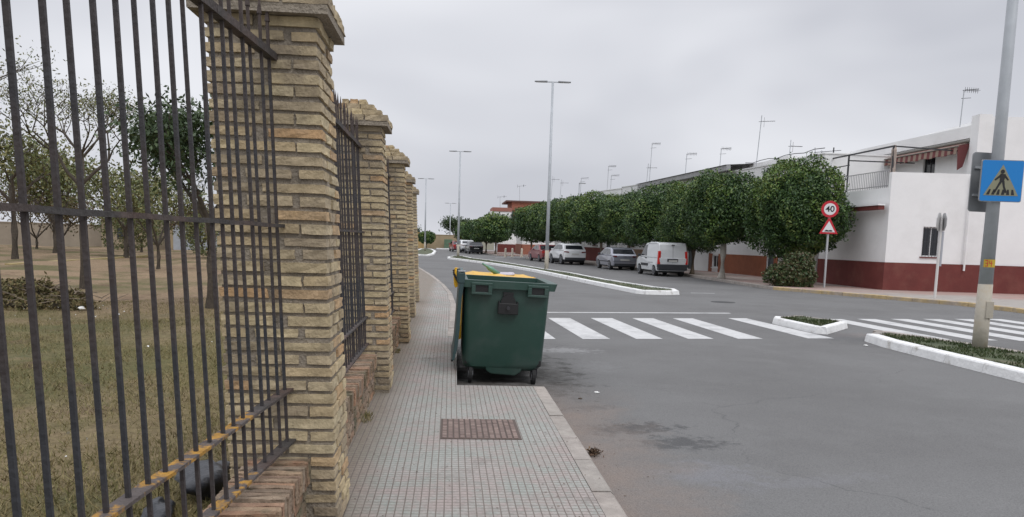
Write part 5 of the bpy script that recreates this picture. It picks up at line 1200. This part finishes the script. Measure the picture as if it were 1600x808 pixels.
# west-facing upper wall x=21.2, from y=31.3 back to y=38.4, with sloping white roofline
uw = MB(); Oy = Vector((20.95, 39.4, 0)); Uu = Vector((.0, -1, 0)); wall_holes(uw, Oy, Uu, 8.0, 3.9, 6.35, [(4.6, 4.75, 5.5, 6.02), (1.1, 5.0, 1.75, 5.4)]); uw.quad((20.95, 39.4, 3.9), (20.95, 39.4, 6.35), (27, 39.4, 6.35), (27, 39.4, 3.9))
uw.quad((20.95, 39.4, 6.35), (20.95, 31.4, 6.35), (27, 31.4, 6.35), (27, 39.4, 6.35))
uw.build('upper_wall', white_m, hs)
window(hs, Oy, Uu, 4.6, 4.75, 5.5, 6.02, grille=False, framem=darkmetal_m); window(hs, Oy, Uu, 1.1, 5.0, 1.75, 5.4, grille=False, framem=darkmetal_m)
b = MB(); b.box((20.88, 31.2, 6.352), (22.3, 47, 6.85)); b.build('roof_edge', white_m, hs)
# rear white block left of the awning
b = MB(); b.box((17.6, 41.6, 0), (26, 47, 6.55)); b.build('rear_block', white_m, hs)
b = MB(); b.tube([(CX + 3.1, CY - .42, 1.0), (CX + 3.1, CY - .42, 4.8)], .04, 8); b.build('drainpipe', white_m, hs)
# terrace railing
b = MB(); 
b.bar((17.6, 31.5, 4.95), (17.48, 36.8, 4.95), .03); b.bar((17.6, 31.5, 4.34), (17.48, 36.8, 4.34), .03)
for k in range(38): yy = 31.55 + k * .14; b.bar((17.6 - .0226 * (yy - 31.5), yy, 4.25), (17.6 - .0226 * (yy - 31.5), yy, 4.95), .018)
b.build('railing', mat('pale_railing', (.32, .32, .33), .6), hs)
b = MB(); b.box((17.15, 31.35, 3.36), (17.40, 36.6, 3.52)); b.build('porch_canopy', maroon_m, hs); b = MB(); b.box((17.1, 31.3, 3.525), (17.40, 36.7, 3.58)); b.build('porch_coping', white_m, hs)
# pergola frame on the terrace
pg = thing('pergola', 'thin dark metal pergola frame standing on the white roof terrace', 'pergola', (0, 0, 0)); b = MB()
zt = 5.95
for p in ((17.9, 31.9), (17.8, 39.0), (17.8, 35.4)): b.bar((p[0], p[1], 3.9), (p[0], p[1], zt), .06)
b.build('posts', darkmetal_m, pg); b = MB()
b.bar((17.9, 31.9, zt), (17.8, 39, zt), .06); b.bar((17.9, 31.9, zt), (20.9, 31.9, zt - .1), .05); b.bar((17.8, 39, zt), (20.9, 39, zt), .05); b.bar((17.85, 35.4, zt - .25), (20.9, 35.4, zt - .25), .05); b.bar((17.85, 35.4, zt - .45), (17.85, 39, zt - .45), .04)
b.build('beams', darkmetal_m, pg)
# striped awning on the upper wall
aw = thing('awning', 'maroon and cream striped awning half unrolled over the terrace', 'awning', (20.95, 32.0, 6.2))
def stripe_cloth(nm, a, b_, drop, out):
    mb1, mb2 = MB(), MB(); n = 34
    for k in range(n):
        y0 = a + (b_ - a) * k / n; y1 = a + (b_ - a) * (k + 1) / n; m_ = mb1 if k % 2 else mb2
        P = [(-.02, 0), (-out, -.18), (-out, -.18), (-out - .02, -.18 - drop + .02 * math.sin(k * 1.3))]
        for s_ in ((0, 1), (2, 3)):
            p, q = P[s_[0]], P[s_[1]]; m_.quad((p[0], y0, p[1]), (p[0], y1, p[1]), (q[0], y1, q[1]), (q[0], y0, q[1])); m_.quad((p[0] + .01, y1, p[1] - .012), (p[0] + .01, y0, p[1] - .012), (q[0] + .01, y0, q[1] - .012), (q[0] + .01, y1, q[1] - .012))
    f = mb1.build('awning_cloth', mat('awning_maroon', (.15, .045, .045), .9), aw); mb2.build('cream_stripes', mat('awning_cream', (.27, .20, .155), .9), f)
stripe_cloth('c', -.4, 6.6, .32, .55)
b = MB(); b.tube([(-.08, -.5, .03), (-.08, 6.7, .03)], .06, 10); b.tube([(-.57, -.5, -.2), (-.57, 6.7, -.2)], .025, 8); b.build('roller', mat('roller_grey', (.16, .15, .13), .7), aw)
b = MB(); b.quad((-.55, -.42, -.18), (-.02, -.42, -.05), (-.25, -.40, -1.0), (-.48, -.40, -1.15)); b.quad((-.56, -.43, -.18), (-.49, -.41, -1.15), (-.26, -.41, -1.0), (-.03, -.43, -.05)); b.build('side_curtain', mat('awning_maroon', (.2, .05, .06), .9), aw)
pot = thing('rolled_parasol', 'folded pale parasol standing on the roof terrace at the left end of the awning', 'parasol', (17.95, 31.95, 3.9)); b = MB(); b.tube([(0, 0, .9), (0, 0, 1.9), (.02, 0, 2.1)], [.10, .13, .05], 10); b.v = [(x * (1 + .25 * math.sin(9 * z)), y, z) for x, y, z in b.v]; b.build('cloth', mat('parasol_cloth', (.36, .30, .26), .9, var=.2), pot); b = MB(); b.tube([(0, 0, 0), (0, 0, .95)], .03, 8); b.build('pole', steel_m, pot)

# --- the terrace of houses up the street (mostly behind the trees)
house('grey-fronted house next to the corner house, mostly behind the nearest trees', (17.25, 40.9), (17.40, 36.95), 8, 6.15, white_m, (greywall_m, 2.9), [(.9, .15, 1.8, 2.4, 'd')])
house('house with an orange-brown tiled lower wall behind the pale-trunked tree', (16.3, 49.6), (17.15, 40.95), 8, 6.1, white2_m, (tile_dado_m, 1.25), [(.5, .4, 1.4, 1.15, 'w'), (7.5, .15, 8.3, 2.4, 'd'), (3.2, 3.6, 4.2, 4.9, 'g')])
house('white house with a plain garage front, behind the white van', (15.2, 57.0), (16.25, 49.65), 8, 6.2, white_m, None, [(4.4, .15, 5.4, 2.3, 'd'), (1.5, 1.2, 2.5, 2.3, 'g')])
house('white house with cream piers behind the silver hatchback', (13.7, 64.5), (15.15, 57.05), 8, 6.2, white2_m, (mat('brown_tile', (.22, .14, .09), .6, var=.15), 1.3), [(2, 1.5, 3, 2.5, 'g'), (5, .15, 5.9, 2.3, 'd')])
house('house with a maroon lower wall behind the white sport utility car', (12.1, 72.0), (13.65, 64.55), 8, 6.1, white_m, (maroon_m, 1.3), [(2, 1.5, 3, 2.5, 'g'), (5, .15, 5.9, 2.3, 'd')])
house('last white house of the long terrace, with a maroon lower wall', (10.4, 80.0), (12.05, 72.05), 8, 5.6, white_m, (maroon_m, 1.25), [(2, 1.5, 3, 2.5, 'g'), (5, .15, 5.9, 2.3, 'd')])
# sloping corrugated roof edge on a roof terrace
cn = thing('roof_canopy', 'long grey corrugated canopy along the rooftops above the tree row', 'canopy', (0, 0, 0)); b = MB()
P0, P1 = Vector((16.1, 46.4, 6.28)), Vector((14.35, 62.0, 6.12)); b.bar(P0, P1, .25, .30); b.build('fascia', mat('canopy_grey', (.33, .33, .335), .7, var=.2, vscale=2), cn)
b = MB(); n = 40
for k in range(n):
    a = P0.lerp(P1, k / n); c = P0.lerp(P1, (k + 1) / n); b.quad((a.x - .2, a.y, a.z + .17), (a.x + 4, a.y, a.z + .5), (c.x + 4, c.y, c.z + .5), (c.x - .2, c.y, c.z + .17 + (.0)))
b.build('roof_sheet', mat('canopy_sheet', (.3, .3, .3), .7), cn)
b = MB(); [b.bar(P0.lerp(P1, f) + Vector((0.02, 0, -1.0)), P0.lerp(P1, f) + Vector((.02, 0, -.1)), .06) for f in (0.01, .33, .66, .99)]; b.build('posts', darkmetal_m, cn)
# cable along parapets
b = MB(); pts = [(17.4, 37.0 + k * 1.0, 6.42 + .05 * math.sin(k * 2.2) + .01 * k) for k in range(10)]; b.tube([Vector((x - .05 * k, y, z)) for k, (x, y, z) in enumerate(pts)], .02, 5); tag(b.build('roof_cable', darkmetal_m), 'sagging dark cable running above the white parapets', 'cable')
# far house: white bands and orange brick
fh = thing('brick_and_white_house', 'far stepped house of white bands and orange brick behind the end of the tree row', 'house', (0, 0, 0))
b = MB(); b.box((6.3, 106, 0), (13.5, 116, 4.9)); b.build('wall', white_m, fh)
b = MB(); b.box((8.0, 106.5, 4.95), (12.6, 115, 6.75)); b.build('upper_storey', redbrick_m, fh); b = MB(); b.box((7.2, 106.2, 6.75), (12.8, 115, 6.95)); b.build('roof_slab', mat('dark_slab', (.12, .06, .05), .8), fh)
b = MB(); b.box((5.4, 105.6, 5.45), (7.99, 112, 5.95)); b.build('balcony_band', mat('brown_band', (.3, .13, .10), .8), fh); b = MB(); b.box((5.2, 105.7, 4.7), (7.99, 112, 5.44)); b.build('balcony_front', white_m, fh)
b = MB(); b.box((6.25, 105.9, 3.5), (7.4, 106.2, 4.6)); b.build('brick_panel', redbrick_m, fh); b = MB(); b.box((7.5, 105.8, 3.9), (8.2, 106.0, 5.6)); b.build('window', glass_m, fh)
b = MB(); b.box((6.2, 105.9, 0), (13.6, 106.0, 1.2)); b.build('dado', maroon_m, fh)
bh = thing('low_front_house', 'low white house with a red lower wall in the gap between the tree groups', 'house', (0, 0, 0)); b = MB(); b.box((8.2, 92, 0), (16, 100, 4.2)); b.build('wall', white_m, bh); b = MB(); b.box((8.15, 91.9, .1), (16, 91.997, 1.3)); b.box((8.1, 91.9, .1), (8.197, 100, 1.3)); b.build('dado', redbrick_m, bh)
# bollards
for k, (x, y, lb) in enumerate([(5.55, 80.6, 'white bollard nearest the red car, on the corner pavement'), (6.35, 82.0, 'white bollard second on the corner pavement before the red wall'), (7.4, 83.0, 'white bollard farthest right on the corner pavement')]):
    b = MB(); b.tube([(0, 0, 0), (0, 0, .85), (0, 0, .92)], [.11, .10, .05], 12); b.tube([(0, 0, 0), (0, 0, .08)], .16, 12); tag(b.build('bollard', mat('cream_bollard', (.62, .56, .46), .7), smooth=False, loc=(x, y, .13 if False else 0)), lb, 'bollard', 'bollards at the corner')

# end of the road: trees, ochre building
simple_wall('garden_wall', (-9, 131), (-4.2, 130.2), .4, 0, 2.5, ochre_m, 'ochre wall at the end of the road behind the near island lamp', group='far walls')
open_tree('tall ragged dark tree rising beyond the far wall', 1.2, 150, 5.6, .6, 77, trunk_m, darkleaf_m, 4000, .42, 1.5, .2, .55, 4, group='far trees')
open_tree('ragged dark tree rising at the left of the far wall, by the pillars', -7.6, 150, 4.2, .7, 78, trunk_m, darkleaf_m, 2500, .42, 1.2, .2, .5, 3, group='far trees')
gt = MB(); gt.box((-1.0, 131.0, .1), (.3, 131.3, 1.6)); tag(gt.build('green_gate', mat('faded_green', (.10, .16, .10), .8, var=.2), bevel=.02), 'faded green gate in the far beige wall', 'gate')
b = MB(); b.box((-60, 170, 0), (60, 176, 3)); 
hill = MB()
for k in range(60):
    pass
# rooftop aerials
for (x, y, z, H, kd, lb) in [(17.9, 38.2, 3.9, 2.55, 1, 'aerial with a long boom on the roof terrace of the corner house'),
    (18.4, 43.4, 6.1, 1.5, 0, 'aerial with curled elements above the nearest tree, right of the tall mast'), (17.2, 45.0, 6.1, 3.0, 0, 'tallest aerial, leaning, above the gap between the two nearest trees'),
    (16.9, 50.4, 6.1, 1.75, 2, 'aerial with a bold horizontal boom at the end of the grey canopy'), (15.9, 54.5, 6.1, 1.8, 2, 'small aerial above the middle of the grey canopy'),
    (15.4, 62.5, 6.2, 3.3, 2, 'tall thin aerial at the left end of the grey canopy'), (15.5, 63.8, 6.2, 1.9, 0, 'shorter aerial beside the tall thin one'),
    (13.6, 70.3, 6.1, 2.3, 2, 'taller one of the two aerials left of the grey canopy'), (13.9, 70.3, 6.1, 1.5, 2, 'shorter one of the two aerials left of the grey canopy'),
    (12.3, 77, 5.6, 2.2, 2, 'aerial above the middle of the tree row'), (11.0, 82, 5.0, 3.0, 0, 'aerial just right of the middle lamp post'), (10.2, 83, 5.0, 3.4, 0, 'lattice-topped aerial just left of the middle lamp post'),
    (9.3, 110, 6.95, 2.2, 1, 'aerial on the roof of the far brick and white house'), (6.6, 109, 5.95, 1.6, 1, 'small aerial on the balcony side of the far brick house'), (20.95, 32.4, 6.9, 1.5, 2, 'bare short mast at the front of the corner house roof')]:
    mast(lb, (x, y, z), H, kd, R(random.uniform(-15, 15)))
def lamp_single(label, loc, H):
    t = thing('street_lamp', label, 'street lamp', loc, 0); b = MB(); b.tube([(0, 0, 0), (0, 0, H)], .06, 8); b.build('pole', polepaint_m, t); b = MB(); b.box((-.05, -.1, H - .02), (.75, .1, H + .08)); b.build('lamp_head', signback_m, t)
lamp_single('single-headed street lamp rising behind the middle of the tree row', (15.2, 96, 0), 8.7)

# ------------------------------------------------------------------ small litter on the road and pavement
nl = 160; PP = rng.normal(0, 1, (nl, 3)) * np.array([.030, .045, .012]) + np.array([1.16, 6.1, .022]); V, F = leafcloud(PP, np.full(nl, .03)); tag(npmesh('clod', V, F, leaf_lit_m), 'dark clod of wet leaves in the gutter by the near kerb', 'debris', kind='stuff')
for (x, y, s, m_, lb) in [(1.66, 8.7, .03, litter_m, 'white scrap of paper on the asphalt right of the bins'), (1.42, 8.35, .022, leaf_lit_m, 'small dark leaf on the asphalt near the end of the kerb'), (7.35, 13.5, .04, litter_m, 'white scrap on the asphalt beside the white median tip')]:
    q = MB(); blob(q, (0, 0, s * .3), (s, s * .8, s * .35), 2, .5, 10, 6); o = q.build('litter_scrap', m_, loc=(x, y, .0)); tag(o, lb, 'litter', 'scraps on the road')
n = 420; X = rng.uniform(-.55, 1.7, n); Y = 3.8 + rng.random(n) * 9
Z = np.where((X < .9) & (Y < 8.3), .134, .003); Z = np.where((X < 1.05) & (X >= .9) & (Y < 8.35), .14, Z); Z = np.where((X < -.05) & (Y >= 8.3), .134, Z)
a = rng.uniform(0, 6.28, n); s = rng.uniform(.003, .010, n); V = np.empty((n, 4, 3))
for k in range(4): V[:, k] = np.stack([X + np.cos(a + k * 1.57) * s, Y + np.sin(a + k * 1.57) * s * .6, Z + .003 * (k % 2)], 1)
tag(npmesh('ground_specks', V.reshape(-1, 3), np.arange(4 * n).reshape(-1, 4), leaf_lit_m), 'specks of dead leaf strewn on the pavement and gutter', 'debris', kind='stuff')
# weeds at the foot of the walls
n = 2600; Y = rng.uniform(4.6, 15, n); X = np.array([fx(y) for y in Y]) - .10 + rng.normal(0, .02, n); k = np.sin(Y * 3.1) + np.sin(Y * 7.7) > .9; X, Y = X[k], Y[k]
V, F = blades(X, Y, np.full(len(X), .13), .02, .06, .004); tag(npmesh('wall_foot_weeds', V, F, grass_m), 'dry weeds along the foot of the low brick wall', 'weeds', kind='stuff')
